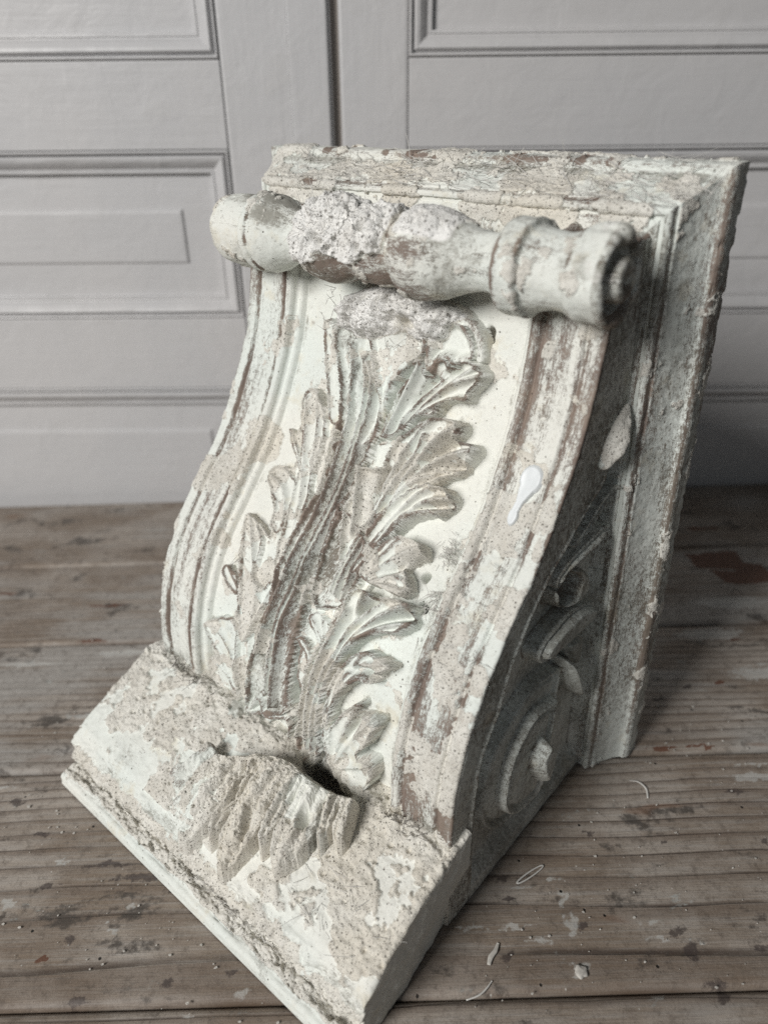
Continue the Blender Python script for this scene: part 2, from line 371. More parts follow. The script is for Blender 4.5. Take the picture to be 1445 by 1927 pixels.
for i, (ya, yb) in enumerate(zip(seams[:-1], seams[1:])):
    nx, ny = 640, 70
    x = np.linspace(-1.9, 1.9, nx); v = np.linspace(0, 1, ny)
    X, V = np.meshgrid(x, v); gap = 0.0022
    Y = ya + gap + (yb - ya - 2 * gap) * V
    wob = 0.010 * perlin(X * 1.1, 0 * X + i * 7.3, V * 1.5, 3) + 0.004 * perlin(X * 3.5, V * 2, 0 * X + i, 4)
    q = np.clip((Y + wob * (2.0 if i in (1, 2) else 1.2) - ya) / (yb - ya), -0.2, 1.2)
    # rings crowd towards the far edge of each board and open out towards the near edge
    cnt = [8, 8, 11, 19, 20, 20][i]
    pw = [1.3, 1.55, 1.75, 1.15, 1.1, 1.0][i]
    phase = cnt * np.sign(q) * np.abs(q) ** pw + i * 0.37
    fr = phase - np.floor(phase)
    Z = 0.0010 * perlin(X * 2, Y * 6, 0 * X, 5) - 0.0012 * np.exp(-fr / 0.06) - 0.006 * np.exp(-np.minimum(Y - ya - gap, yb - gap - Y) / 0.0035)
    Z = Z - 0.0012
    tone = 0.30 + 0.5 * fbm(X * 2.2, Y * 4.5, 0 * X + i * 3, 4, 8)
    tone = tone + (0.30 if i == 3 else 0.22 if i == 4 else 0.1 if i == 5 else -0.06)
    tone += 0.35 * np.exp(-((Y - 0.80) / 0.09) ** 2) * sstep(0.35, 0.8, X)
    edge = np.exp(-np.minimum(Y - ya - gap, yb - gap - Y) / 0.006) * sstep(-0.25, 0.5, fbm(X * 2.5, Y * 2, 0 * X + 9, 3, 2))
    def spots(lst):
        m = np.zeros(X.shape)
        for (sx, sy, rx, ry) in lst:
            m = np.maximum(m, 0.92 - 0.5 * np.hypot((X - sx + .014 * fbm(X * 34, Y * 60, 0 * X, 4, 14, .65)) / (rx * .85), (Y - sy + .006 * fbm(X * 34, Y * 60, 0 * X, 4, 15, .65)) / (ry * .8)) ** 2)
        return np.clip(m, 0, 1)
    s_dark = spots(DARK_SPOTS); s_white = spots(WHITE_SPOTS)
    s_red = np.clip(.5 + poly_sd(RED_PATCH, X + .006 * perlin(X * 30, Y * 30, 0 * X, 16), Y + .006 * perlin(X * 30, Y * 60, 0 * X, 17)) / .008, 0, 1) + spots(BROWN_SPOTS)
    s_red = s_red - .9 * np.clip(.5 + (.003 - np.abs(Y - 1.425 - .01 * perlin(X * 14, 0 * X, 0 * X, 18))) / .004, 0, 1) * (X < .81)
    P = np.stack([X, Y - 0.8, Z], -1)
    # turn the edges down into the joint
    P = np.concatenate([P[:1] + [0, 0, -0.06], P, P[-1:] + [0, 0, -0.06]], 0)
    ext = lambda a: np.concatenate([a[:1], a, a[-1:]], 0)
    grid_obj('board', P, MAT_WOOD, table, {'grain': ext(phase), 'tone': ext(tone), 'edge': ext(edge), 'dark_stain': ext(s_dark), 'white_stain': ext(s_white), 'red_paint': ext(np.clip(s_red, 0, 1))})
bm = bmesh.new(); box_bm(bm, -1.9, 1.9, -1.13, 1.035, -0.10, -0.03); bm_obj('underside', bm, MAT_WOOD, table)

# ------------------------------------------------------------------ the cupboard behind
cup = tag(empty('cupboard', (0, 1.852, 0), -0.02, 0.0175), 'tall pale grey painted cupboard with two panelled doors standing behind the table', 'cupboard')
def rect_ring(name, x0, x1, z0, z1, prof, mat, parent, cap=True, jit=0.0):
    """mitred moulding round a rectangle; prof = (inset, depth) pairs, then a flat field"""
    NS = 40
    V = []; F = []
    t = np.linspace(0, 1, NS, endpoint=False)
    for (d, y) in prof:
        a, b, c, e = x0 + d, x1 - d, z0 + d, z1 - d
        for (px, pz, qx, qz) in ((a, c, b, c), (b, c, b, e), (b, e, a, e), (a, e, a, c)):
            for k in t:
                xx, zz = px + (qx - px) * k, pz + (qz - pz) * k
                V.append((xx, y + jit * float(perlin(xx * 14, y * 60 + d * 50, zz * 14, 6)), zz))
    n = NS * 4
    for i in range(len(prof) - 1):
        for k in range(n):
            F.append((i * n + k, i * n + (k + 1) % n, (i + 1) * n + (k + 1) % n, (i + 1) * n + k))
    me = bpy.data.meshes.new(name); me.from_pydata([Vector(v) * S for v in V], [], F)
    if cap:
        bm = bmesh.new(); bm.from_mesh(me); bm.verts.ensure_lookup_table()
        bm.faces.new([bm.verts[(len(prof) - 1) * n + k] for k in range(n)]); bm.to_mesh(me); bm.free()
    return link(name, me, mat, parent)
MOULD = [(d_, y_ * 1.45) for d_, y_ in [(0, 0.016), (0.0, 0.001), (0.003, -0.002), (0.006, -0.001), (0.0075, 0.006), (0.010, 0.007), (0.012, 0.002), (0.016, -0.001), (0.023, 0.0005),
         (0.031, 0.005), (0.038, 0.0105), (0.0415, 0.0115), (0.0425, 0.0095), (0.048, 0.010), (0.0495, 0.018), (0.051, 0.0185)]]
def door(x0, x1, strip):
    zb, zt = -0.55, 2.05
    if strip == 'right': pl, pr, ea, eb = x0 + 0.19, -0.338, 0.003, 0.007
    else: pl, pr, ea, eb = 0.064, x1 - 0.19, 0.007, 0.003
    d = empty('door', ((x0 + x1) / 2, 0, zb)); d.parent = cup
    back = Matrix.Translation(Vector((-(x0 + x1) / 2, 0, -zb)) * S)
    for xa, xb, bv in ((x0, pl - 0.0012, ea), (pr + 0.0012, x1, eb)):
        bm = bmesh.new(); box_bm(bm, xa, xb, 0, 0.045, zb, zt, bv)
        o = bm_obj('stile', bm, MAT_PAINT_V, d); o.data.transform(back)
    rows = [(1.046, 1.86), (0.497, 0.872), (-0.36, 0.312)]
    for (za, zc) in ((1.862, zt), (0.8735, 1.0445), (0.3135, 0.4955), (zb, -0.3615)):
        bm = bmesh.new(); box_bm(bm, pl, pr, 0.0006, 0.045, za, zc, 0.002)
        bm_obj('rail', bm, MAT_PAINT_H, d).data.transform(back)
    if strip == 'right':
        bm = bmesh.new(); box_bm(bm, -0.190, x1 - 0.006, -0.0045, -0.0002, zb, zt, 0.0035); bm_obj('cover_strip', bm, MAT_PAINT_V, d).data.transform(back)
    for (za, zc) in rows:
        p = rect_ring('panel', pl + 0.0505, pr - 0.0505, za + 0.0505, zc - 0.0505, [(0, 0.0275), (0.075, 0.0265), (0.0785, 0.0215), (0.084, 0.0205)], MAT_PAINT_H, d)
        q = rect_ring('moulding', pl, pr, za, zc, MOULD, MAT_PAINT_H, p, cap=False, jit=0.0012)
        p.data.transform(back); q.data.transform(back)
    return d
door(-1.75, -0.1005, 'right'); door(-0.0835, 1.95, 'left')
bm = bmesh.new(); box_bm(bm, -0.1003, -0.0837, 0.020, 0.0718, -0.55, 2.05); bm_obj('rebate_strip', bm, simple_material('bare_rebate', (0.30, 0.265, 0.235), 0.6), cup)
bm = bmesh.new(); box_bm(bm, -1.75, 1.95, 0.072, 0.5, -0.55, 2.05); bm_obj('carcass', bm, MAT_DARK, cup)

# outlines in the corbel's own measure: LEAF (across, down the front), SIDE (out, up), CURL (across, out)
VEINS={'L1':[[(0.4139,0.2766),(0.4424,0.2241),(0.4566,0.1965),(0.4881,0.1565),(0.5165,0.137),(0.5531,0.1227)],[(0.4119,0.2615),(0.4353,0.2259),(0.4393,0.2001),(0.4668,0.1645),(0.4871,0.1325),(0.4881,0.1156)],[(0.4048,0.2552),(0.415,0.233),(0.4231,0.1965),(0.4353,0.1539),(0.4495,0.1183)],[(0.4424,0.2241),(0.4718,0.1859),(0.5084,0.1645),(0.5348,0.161)],[(0.4881,0.1565),(0.5196,0.129),(0.5379,0.1147)]],
'L2':[[(0.4414,0.4207),(0.4525,0.3744),(0.4647,0.3273),(0.4769,0.2953),(0.5074,0.2535),(0.5389,0.2303),(0.5694,0.2161)],[(0.4647,0.3273),(0.4779,0.273),(0.5023,0.2223),(0.5338,0.1921)],[(0.4434,0.3388),(0.4546,0.2721),(0.4718,0.2232),(0.4901,0.1948)],[(0.4251,0.3771),(0.4099,0.3344),(0.3936,0.2864)],[(0.4769,0.2953),(0.5165,0.2615),(0.5582,0.2472)],[(0.4444,0.3584),(0.4566,0.2988),(0.4779,0.2508),(0.483,0.2188)]],
'L3':[[(0.4525,0.4411),(0.4688,0.3851),(0.4881,0.3353),(0.5165,0.3024),(0.5572,0.2864)],[(0.4932,0.3282),(0.5216,0.3139),(0.546,0.3122)],[(0.4566,0.3975),(0.48,0.3379),(0.4983,0.3015),(0.5236,0.2784)]],
'L4':[[(0.4759,0.4287),(0.4942,0.3984),(0.5176,0.3753),(0.545,0.3566)],[(0.484,0.4295),(0.5145,0.41),(0.546,0.4091)],[(0.479,0.4046),(0.4911,0.3771),(0.5054,0.3548)],[(0.484,0.4295),(0.5257,0.4224),(0.548,0.4242)]],
'L5':[[(0.4708,0.7168),(0.4678,0.6839),(0.4637,0.6412),(0.4678,0.5932),(0.48,0.5469),(0.4942,0.506),(0.5216,0.4651),(0.5602,0.4304)],[(0.4556,0.7284),(0.4515,0.6794),(0.4536,0.6465),(0.4586,0.5994),(0.4647,0.5612),(0.481,0.5185),(0.4871,0.4793),(0.4891,0.4384)],[(0.4424,0.7017),(0.4414,0.6537),(0.4444,0.6047),(0.4475,0.5674),(0.4607,0.5158),(0.4708,0.4749)],[(0.4942,0.506),(0.5338,0.4713),(0.5755,0.4473)],[(0.4901,0.5185),(0.5247,0.4891),(0.5582,0.4722)],[(0.4881,0.49),(0.5084,0.4562),(0.5216,0.4358)]],
'L6':[[(0.481,0.6857),(0.483,0.6216),(0.4922,0.5692),(0.5145,0.5336),(0.5694,0.5051)],[(0.4962,0.5638),(0.5125,0.5265),(0.5267,0.5051)],[(0.4871,0.5878),(0.5145,0.5478),(0.5501,0.5416)]],
'L7':[[(0.4962,0.6955),(0.5196,0.6439),(0.5511,0.5976),(0.5683,0.5843)],[(0.4962,0.6759),(0.5125,0.6225),(0.5318,0.5745)],[(0.5003,0.7026),(0.5358,0.6786),(0.5694,0.6483)],[(0.5104,0.7106),(0.544,0.731)]],
'LL1':[[(0.3327,0.4705),(0.3266,0.4118),(0.3195,0.3548),(0.3002,0.3006),(0.2849,0.2463),(0.2687,0.2001)],[(0.3266,0.4118),(0.3032,0.3513),(0.2768,0.2908),(0.2504,0.2179)],[(0.3256,0.3575),(0.3154,0.297),(0.3032,0.2419)]],
'LL2':[[(0.29,0.3299),(0.2677,0.3024),(0.2362,0.2695)]],
'LL3':[[(0.3032,0.4269),(0.2931,0.3895),(0.2626,0.3557),(0.2342,0.3468)],[(0.3083,0.41),(0.3002,0.37),(0.286,0.3397),(0.2657,0.3291)]],
'LL4':[[(0.3053,0.5923),(0.3032,0.5256),(0.2717,0.4722),(0.2321,0.4144)],[(0.3032,0.5256),(0.291,0.466),(0.2585,0.4189)],[(0.3073,0.5816),(0.3225,0.5185),(0.3327,0.4785)]],
'LL5':[[(0.2687,0.5327),(0.2443,0.5158),(0.221,0.5007)]],
'LL6':[[(0.2941,0.7079),(0.2707,0.643),(0.2382,0.6119),(0.2057,0.6074)],[(0.2941,0.7079),(0.286,0.6261),(0.2657,0.5692)]],
'LL6b':[[(0.2941,0.723),(0.2616,0.6866),(0.2189,0.6661)],[(0.2961,0.7239),(0.2758,0.6741),(0.2372,0.6457)]],
'S5':[[(0.4465,0.5309),(0.4363,0.5114),(0.4272,0.4918)],[(0.4475,0.5309),(0.4495,0.5096),(0.4505,0.4998)],[(0.4444,0.5318),(0.4251,0.5158),(0.4129,0.5069)]],
'S5b':[[(0.4393,0.5932),(0.4292,0.5603),(0.4068,0.5389)]],
'STRAP':[[(0.2738,0.0978),(0.2829,0.1263),(0.3002,0.1708),(0.3327,0.241)]],
'LLB':[[(0.3205,0.6892),(0.3296,0.6056),(0.3327,0.514),(0.3337,0.4509),(0.3337,0.3966),(0.3388,0.3317),(0.3357,0.2828),(0.3368,0.2463)],[(0.3042,0.699),(0.3002,0.6101),(0.2809,0.5265),(0.2504,0.4473)],[(0.3357,0.5211),(0.3195,0.4642),(0.2748,0.3958)],[(0.3256,0.3273),(0.3225,0.2784),(0.3124,0.2401)]],
'RLB':[[(0.4221,0.595),(0.4404,0.5167),(0.4546,0.4447),(0.4454,0.378),(0.4363,0.3255),(0.4434,0.2677)]]}
CURL_RIBS=[[(0.4154,0.5356),(0.3897,0.5753),(0.386,0.6104),(0.4035,0.6397),(0.4179,0.6461)],[(0.4217,0.536),(0.4191,0.5874),(0.4267,0.6217),(0.4242,0.6411)],[(0.4354,0.5329),(0.4467,0.5658),(0.4642,0.5942),(0.5036,0.6154)],[(0.4579,0.5288),(0.4798,0.5568),(0.5143,0.5712),(0.5374,0.5766)],[(0.5018,0.5315),(0.5262,0.5469),(0.5512,0.5644)],[(0.5349,0.5248),(0.5587,0.5297),(0.5612,0.5419)],[(0.3997,0.5415),(0.3691,0.578),(0.3441,0.6104),(0.3272,0.6348),(0.3547,0.6533)],[(0.371,0.5685),(0.3541,0.5974),(0.3309,0.6271)],[(0.3159,0.5482),(0.3028,0.5902),(0.2852,0.6149)],[(0.401,0.5536),(0.3722,0.5924),(0.3566,0.6285),(0.4066,0.6533)]]
CURL_SLOTS=[[(0.411,0.5626),(0.4135,0.5807),(0.4235,0.6037)],[(0.4467,0.6217),(0.4573,0.6086)],[(0.4899,0.5753),(0.5005,0.5951)],[(0.5305,0.559),(0.5324,0.5717)],[(0.3922,0.6136),(0.4098,0.6343)],[(0.3678,0.6122),(0.3741,0.637)]]
LEAF={'L1':[(0.4068,0.2455),(0.4373,0.2259),(0.4546,0.1992),(0.483,0.1912),(0.4851,0.1761),(0.5023,0.1645),(0.5287,0.1627),(0.5277,0.1521),(0.547,0.1236),(0.5328,0.1147),(0.5155,0.1112),(0.5033,0.1165),(0.4911,0.1254),(0.481,0.1147),(0.4678,0.1227),(0.4566,0.1467),(0.4424,0.1183),(0.4272,0.137),(0.4119,0.1627),(0.4089,0.2143)],
'CUP':[(0.4444,0.1121),(0.4546,0.0756),(0.4779,0.0631),(0.5023,0.072),(0.5176,0.0889),(0.5216,0.1085),(0.5023,0.1183),(0.4891,0.1245),(0.48,0.1156),(0.4668,0.1236),(0.4546,0.1441)],
'FLARE':[(0.3073,0.0916),(0.417,0.0836),(0.4465,0.0978),(0.4424,0.1192),(0.417,0.1414),(0.3987,0.1681),(0.4007,0.2241),(0.3886,0.2579),(0.3682,0.2632)],
'L2':[(0.4251,0.4224),(0.3936,0.3522),(0.4018,0.3255),(0.3845,0.2846),(0.4007,0.2864),(0.4282,0.2819),(0.4383,0.241),(0.4546,0.2214),(0.483,0.1948),(0.5094,0.1894),(0.5287,0.1912),(0.5328,0.2001),(0.5236,0.2161),(0.5511,0.2108),(0.5633,0.2161),(0.5551,0.233),(0.5511,0.2419),(0.5531,0.2499),(0.5216,0.2695),(0.5176,0.2775),(0.4983,0.2873),(0.481,0.3024),(0.4556,0.3388),(0.4363,0.3735),(0.4332,0.4198)],
'L3':[(0.4393,0.4482),(0.4404,0.4011),(0.4465,0.3584),(0.4647,0.321),(0.4881,0.2926),(0.5165,0.2766),(0.5379,0.2766),(0.5521,0.2855),(0.5521,0.2944),(0.5409,0.3139),(0.5216,0.3166),(0.5033,0.3273),(0.4901,0.3406),(0.4851,0.3566),(0.4647,0.3904),(0.4637,0.4198)],
'L4':[(0.4627,0.4278),(0.4647,0.3993),(0.481,0.3664),(0.4993,0.3531),(0.5267,0.3548),(0.5389,0.3566),(0.5429,0.37),(0.5338,0.3771),(0.5216,0.3931),(0.5348,0.3993),(0.545,0.4144),(0.5419,0.4251),(0.5226,0.4304),(0.4942,0.4287),(0.479,0.4313)],
'L5':[(0.415,0.7168),(0.4302,0.6119),(0.4312,0.5763),(0.4393,0.5496),(0.4556,0.5034),(0.4647,0.4749),(0.4627,0.4527),(0.483,0.4367),(0.5003,0.4438),(0.5145,0.4358),(0.549,0.4304),(0.5612,0.4304),(0.5622,0.442),(0.5704,0.4491),(0.5541,0.474),(0.5247,0.4829),(0.4962,0.5087),(0.481,0.5443),(0.4658,0.5932),(0.4658,0.6839),(0.4576,0.731),(0.4292,0.7399)],
'S5':[(0.4028,0.5105),(0.418,0.4936),(0.4424,0.5016),(0.4505,0.5131),(0.4383,0.5372),(0.415,0.5238)],
'S5b':[(0.3926,0.546),(0.4028,0.5398),(0.4261,0.5452),(0.4282,0.571),(0.4322,0.6021),(0.418,0.5647)],
'L6':[(0.4668,0.683),(0.4678,0.6181),(0.4739,0.5736),(0.4891,0.5389),(0.5013,0.522),(0.5196,0.5078),(0.5429,0.5087),(0.5633,0.5087),(0.5612,0.5167),(0.544,0.5309),(0.545,0.5478),(0.5145,0.5541),(0.4952,0.579),(0.479,0.6119),(0.4769,0.6572),(0.482,0.7132)],
'L7':[(0.4749,0.6537),(0.5003,0.6092),(0.5236,0.5807),(0.5297,0.5852),(0.5196,0.603),(0.5572,0.587),(0.5633,0.5932),(0.548,0.6368),(0.5287,0.667),(0.5622,0.6563),(0.5612,0.6883),(0.5358,0.7497),(0.5094,0.7364),(0.482,0.7132)],
'STRAP':[(0.2535,0.1005),(0.2778,0.0934),(0.2992,0.1539),(0.3235,0.2117),(0.3307,0.2419),(0.3083,0.2463),(0.289,0.2037),(0.2636,0.145)],
'STEM':[(0.287,0.0952),(0.3368,0.0872),(0.3601,0.1272),(0.3754,0.1619),(0.3946,0.193),(0.4007,0.2286),(0.3946,0.2801),(0.3957,0.3077),(0.3845,0.3593),(0.3997,0.4713),(0.3967,0.5398),(0.3977,0.5932),(0.3987,0.6279),(0.4038,0.6679),(0.3042,0.7221),(0.3073,0.699),(0.3134,0.6341),(0.3215,0.5967),(0.3296,0.538),(0.3368,0.5123),(0.3256,0.474),(0.3276,0.4384),(0.3286,0.3869),(0.3388,0.3308),(0.3347,0.2801),(0.3276,0.2463),(0.3195,0.2001),(0.2829,0.1263)],
'STEM2':[(0.3845,0.3593),(0.3987,0.3513),(0.4465,0.3744),(0.4647,0.4073),(0.4647,0.4304),(0.4617,0.4625),(0.4556,0.4802),(0.4292,0.4874),(0.418,0.4936),(0.3997,0.4713)],
'LL1':[(0.2382,0.2125),(0.2575,0.1974),(0.2789,0.2134),(0.2982,0.2419),(0.3053,0.2721),(0.3103,0.3122),(0.3114,0.3371),(0.3246,0.3628),(0.3317,0.4073),(0.3307,0.4411),(0.3256,0.474),(0.3154,0.4633),(0.3042,0.4171),(0.291,0.37),(0.2839,0.3291),(0.2555,0.2606)],
'LL1b':[(0.3215,0.3495),(0.3357,0.3468),(0.3347,0.3264),(0.3317,0.2935),(0.3347,0.2659),(0.3459,0.2775),(0.3449,0.3104),(0.3418,0.3362),(0.3307,0.37),(0.3205,0.3682)],
'LL2':[(0.223,0.2677),(0.2433,0.2757),(0.2697,0.3024),(0.286,0.3326),(0.2646,0.3104),(0.2433,0.2935)],
'LL3':[(0.223,0.3459),(0.2321,0.3291),(0.2545,0.3273),(0.286,0.3415),(0.2941,0.3735),(0.3022,0.4135),(0.2951,0.4287),(0.2738,0.4144),(0.2677,0.386),(0.2413,0.3682)],
'LL4':[(0.2179,0.4118),(0.2453,0.4162),(0.2707,0.4376),(0.2809,0.4678),(0.2778,0.4945),(0.3083,0.5078),(0.3195,0.4785),(0.3266,0.4802),(0.3337,0.514),(0.3185,0.5363),(0.3063,0.5754),(0.2931,0.6039),(0.2809,0.587),(0.2606,0.5265),(0.2392,0.466)],
'LL5':[(0.2088,0.5114),(0.2179,0.498),(0.2474,0.506),(0.2606,0.5389),(0.2392,0.5345),(0.2199,0.5265)],
'LL6':[(0.1905,0.6163),(0.2159,0.5914),(0.2545,0.5736),(0.2717,0.5825),(0.2778,0.6537),(0.2819,0.7248),(0.2616,0.6928),(0.2321,0.6572),(0.2128,0.6368)],
'LL6b':[(0.2017,0.6794),(0.223,0.6554),(0.2565,0.675),(0.2809,0.7426),(0.2545,0.7301),(0.2179,0.7124)],
'EYE':[(0.3347,0.6697),(0.3459,0.6759),(0.3469,0.7017),(0.3997,0.6697),(0.4079,0.6901),(0.3936,0.7426),(0.3205,0.7986),(0.2931,0.7995),(0.2849,0.7568),(0.3073,0.7097)],
'LLB':[(0.2585,0.1965),(0.2839,0.2206),(0.3307,0.2419),(0.3418,0.2784),(0.3388,0.3308),(0.3286,0.3869),(0.3276,0.4384),(0.3256,0.474),(0.3368,0.5123),(0.3296,0.538),(0.3215,0.5967),(0.3053,0.7106),(0.2819,0.7248),(0.2778,0.6537),(0.2646,0.603),(0.2575,0.5443),(0.226,0.4536),(0.2138,0.4091),(0.2453,0.4162),(0.2809,0.434),(0.2667,0.3949),(0.2433,0.3762),(0.2413,0.3504),(0.224,0.3459),(0.2352,0.3237),(0.2646,0.3255),(0.2606,0.3015),(0.223,0.2677),(0.2504,0.2739),(0.2352,0.2197)],
'RLB':[(0.3946,0.249),(0.4434,0.2286),(0.4475,0.273),(0.4444,0.3353),(0.4546,0.3717),(0.48,0.4251),(0.4678,0.4758),(0.4505,0.5407),(0.4353,0.6092),(0.4028,0.6261),(0.3967,0.5363),(0.4007,0.4713),(0.3865,0.3584),(0.3977,0.2792)],
'BLOB':[(0.2768,0.0827),(0.288,0.0614),(0.3286,0.0436),(0.3936,0.032),(0.4332,0.0374),(0.481,0.0471),(0.5074,0.0605),(0.4993,0.0614),(0.481,0.0729),(0.4647,0.1014),(0.4424,0.0987),(0.4302,0.1049),(0.4109,0.0934),(0.3754,0.1049),(0.3388,0.1174),(0.3093,0.1121),(0.2839,0.1058)],
'R1':[(0.3215,0.1236),(0.3327,0.1592),(0.3439,0.2152),(0.3469,0.225),(0.3479,0.2784),(0.352,0.3753),(0.3479,0.4331),(0.3459,0.4856),(0.3398,0.5345),(0.3337,0.595)],
'R2':[(0.3571,0.145),(0.3693,0.1636),(0.3764,0.2081),(0.3764,0.2463),(0.3784,0.3264),(0.3774,0.3824),(0.3743,0.4376),(0.3754,0.4891),(0.3672,0.5354),(0.3693,0.5923),(0.3662,0.6706)],
'R3':[(0.4028,0.1734),(0.4028,0.193),(0.4079,0.2348),(0.4038,0.2419),(0.4028,0.2801)],
'R4':[(0.4048,0.3744),(0.4048,0.4367),(0.3957,0.482),(0.4038,0.5327),(0.4058,0.5843)],
'R5':[(0.4404,0.3762),(0.4353,0.4171),(0.4332,0.4607)],
'R6':[(0.4597,0.3709),(0.4525,0.4224),(0.4556,0.466)],
'R7':[(0.4962,0.5114),(0.479,0.5407),(0.4647,0.5612),(0.4586,0.5994),(0.4536,0.6465),(0.4515,0.6794),(0.4556,0.7284)],
'R8':[(0.4881,0.53),(0.48,0.5469),(0.4678,0.5932),(0.4637,0.6412),(0.4678,0.6839),(0.4708,0.7168)],
'R9':[(0.4444,0.6047),(0.4414,0.6537),(0.4424,0.7017)],
'V1':[(0.4881,0.1565),(0.4566,0.1965),(0.4424,0.2241)],
'V2':[(0.4668,0.1645),(0.4393,0.2001),(0.4353,0.2259)],
'V3':[(0.4332,0.1725),(0.4231,0.1965),(0.415,0.233)],
'V4':[(0.5074,0.2535),(0.4769,0.2953),(0.4647,0.3273),(0.4525,0.3744),(0.4444,0.418)],
'V5':[(0.2464,0.482),(0.2687,0.5327),(0.2768,0.603),(0.29,0.6519),(0.2992,0.7177)],
'V6':[(0.2789,0.1272),(0.2992,0.1868),(0.3286,0.2419)],
'V7':[(0.2799,0.3157),(0.3032,0.3691),(0.3175,0.4322),(0.3286,0.4767)],
'RIM':[(0.4851,0.0623),(0.5094,0.0703),(0.5236,0.088),(0.5277,0.1076)],
'EYER':[(0.3469,0.6572),(0.3205,0.6946),(0.3002,0.7399),(0.3022,0.7844),(0.3215,0.7853)],
'EYER2':[(0.3266,0.7506),(0.355,0.7052),(0.3835,0.6794),(0.4109,0.6617)],
'N1':[(0.4972,0.1245),(0.4779,0.1494),(0.4607,0.1779)],
'N2':[(0.4637,0.1459),(0.4495,0.1725),(0.4353,0.2099)],
'N3':[(0.5277,0.217),(0.5074,0.2366),(0.4759,0.2695)],
'N4':[(0.5562,0.2419),(0.5308,0.2543),(0.4962,0.2748)],
'N5':[(0.4353,0.2819),(0.4332,0.3104),(0.4353,0.3415)],
'N6':[(0.5094,0.442),(0.4942,0.466),(0.4739,0.5034)],
'N7':[(0.5724,0.4402),(0.544,0.4562),(0.5115,0.4802)],
'N8':[(0.5399,0.378),(0.5186,0.3931),(0.4983,0.4126)],
'N9':[(0.5582,0.2944),(0.5257,0.3033),(0.4911,0.3246)],
'N10':[(0.4241,0.1405),(0.417,0.169),(0.4109,0.2081)],
'N11':[(0.5267,0.595),(0.5216,0.6216),(0.5115,0.667)],
'N12':[(0.5511,0.5425),(0.5236,0.5345),(0.4911,0.5487)],
'SLOT':[(0.3368,0.2517),(0.3195,0.2668),(0.3266,0.3104),(0.3296,0.3388)]}
SIDE={'BUD':[(0.1769,0.5815),(0.1851,0.614),(0.1576,0.6225),(0.1403,0.6384),(0.1218,0.6157),(0.1075,0.5938),(0.1325,0.5851),(0.1572,0.5774)],
'BL1':[(0.1189,0.5368),(0.1109,0.5256),(0.1513,0.5032),(0.1914,0.486),(0.2183,0.4794),(0.2315,0.49),(0.2014,0.4988),(0.1592,0.5226)],
'BL2':[(0.1173,0.4744),(0.1181,0.4655),(0.1534,0.4507),(0.2057,0.4525),(0.2402,0.4505),(0.2542,0.4378),(0.2663,0.4463),(0.2626,0.4627),(0.231,0.4739),(0.1894,0.4769),(0.1454,0.4801)],
'HOOK':[(0.2663,0.4463),(0.2545,0.4396),(0.247,0.4128),(0.2277,0.3988),(0.2029,0.4044),(0.1958,0.4262),(0.2188,0.4471),(0.1933,0.4418),(0.1708,0.4213),(0.1616,0.3942),(0.1828,0.3795),(0.2214,0.3881),(0.253,0.4078),(0.2662,0.4298)],
'LC':[(0.1425,0.3597),(0.137,0.3434),(0.1474,0.326),(0.1996,0.3293),(0.2861,0.3352),(0.2981,0.3541),(0.2969,0.3639),(0.2751,0.3776),(0.2218,0.3831),(0.1823,0.3775)],
'LD':[(0.1614,0.3098),(0.1424,0.2898),(0.1483,0.2576),(0.1634,0.2362),(0.1935,0.2832),(0.2161,0.3222)],
'KNOB':[(0.2256,0.3097),(0.194,0.2854),(0.1731,0.2441),(0.1553,0.2053),(0.1584,0.1883),(0.1833,0.2152),(0.2093,0.2695)],
'BULL':[(0.2699,0.205),(0.2843,0.2054),(0.3018,0.189),(0.3041,0.1731),(0.2963,0.1448),(0.2698,0.0997),(0.2581,0.1242),(0.2483,0.1598),(0.2496,0.178)],
'VA':[(0.2079,0.2783),(0.2834,0.2982),(0.3283,0.2848),(0.3704,0.2618),(0.3925,0.2326),(0.4055,0.1753),(0.3959,0.1265),(0.3752,0.0943),(0.3463,0.0738),(0.3189,0.0682),(0.2861,0.0642),(0.2575,0.0663),(0.2222,0.0926)],
'VB':[(0.2313,0.2404),(0.2912,0.2561),(0.3294,0.2375),(0.3525,0.2071),(0.3632,0.1547),(0.3546,0.1194),(0.3346,0.0964),(0.3104,0.0831),(0.2693,0.0739),(0.2499,0.0884)],
'EDGE':[(0.115,0.6435),(0.1493,0.5532),(0.2121,0.5156),(0.2713,0.4754),(0.3154,0.4329),(0.3519,0.3823),(0.3758,0.3216),(0.4015,0.2878),(0.4124,0.2598),(0.4222,0.1905),(0.4229,0.139)]}
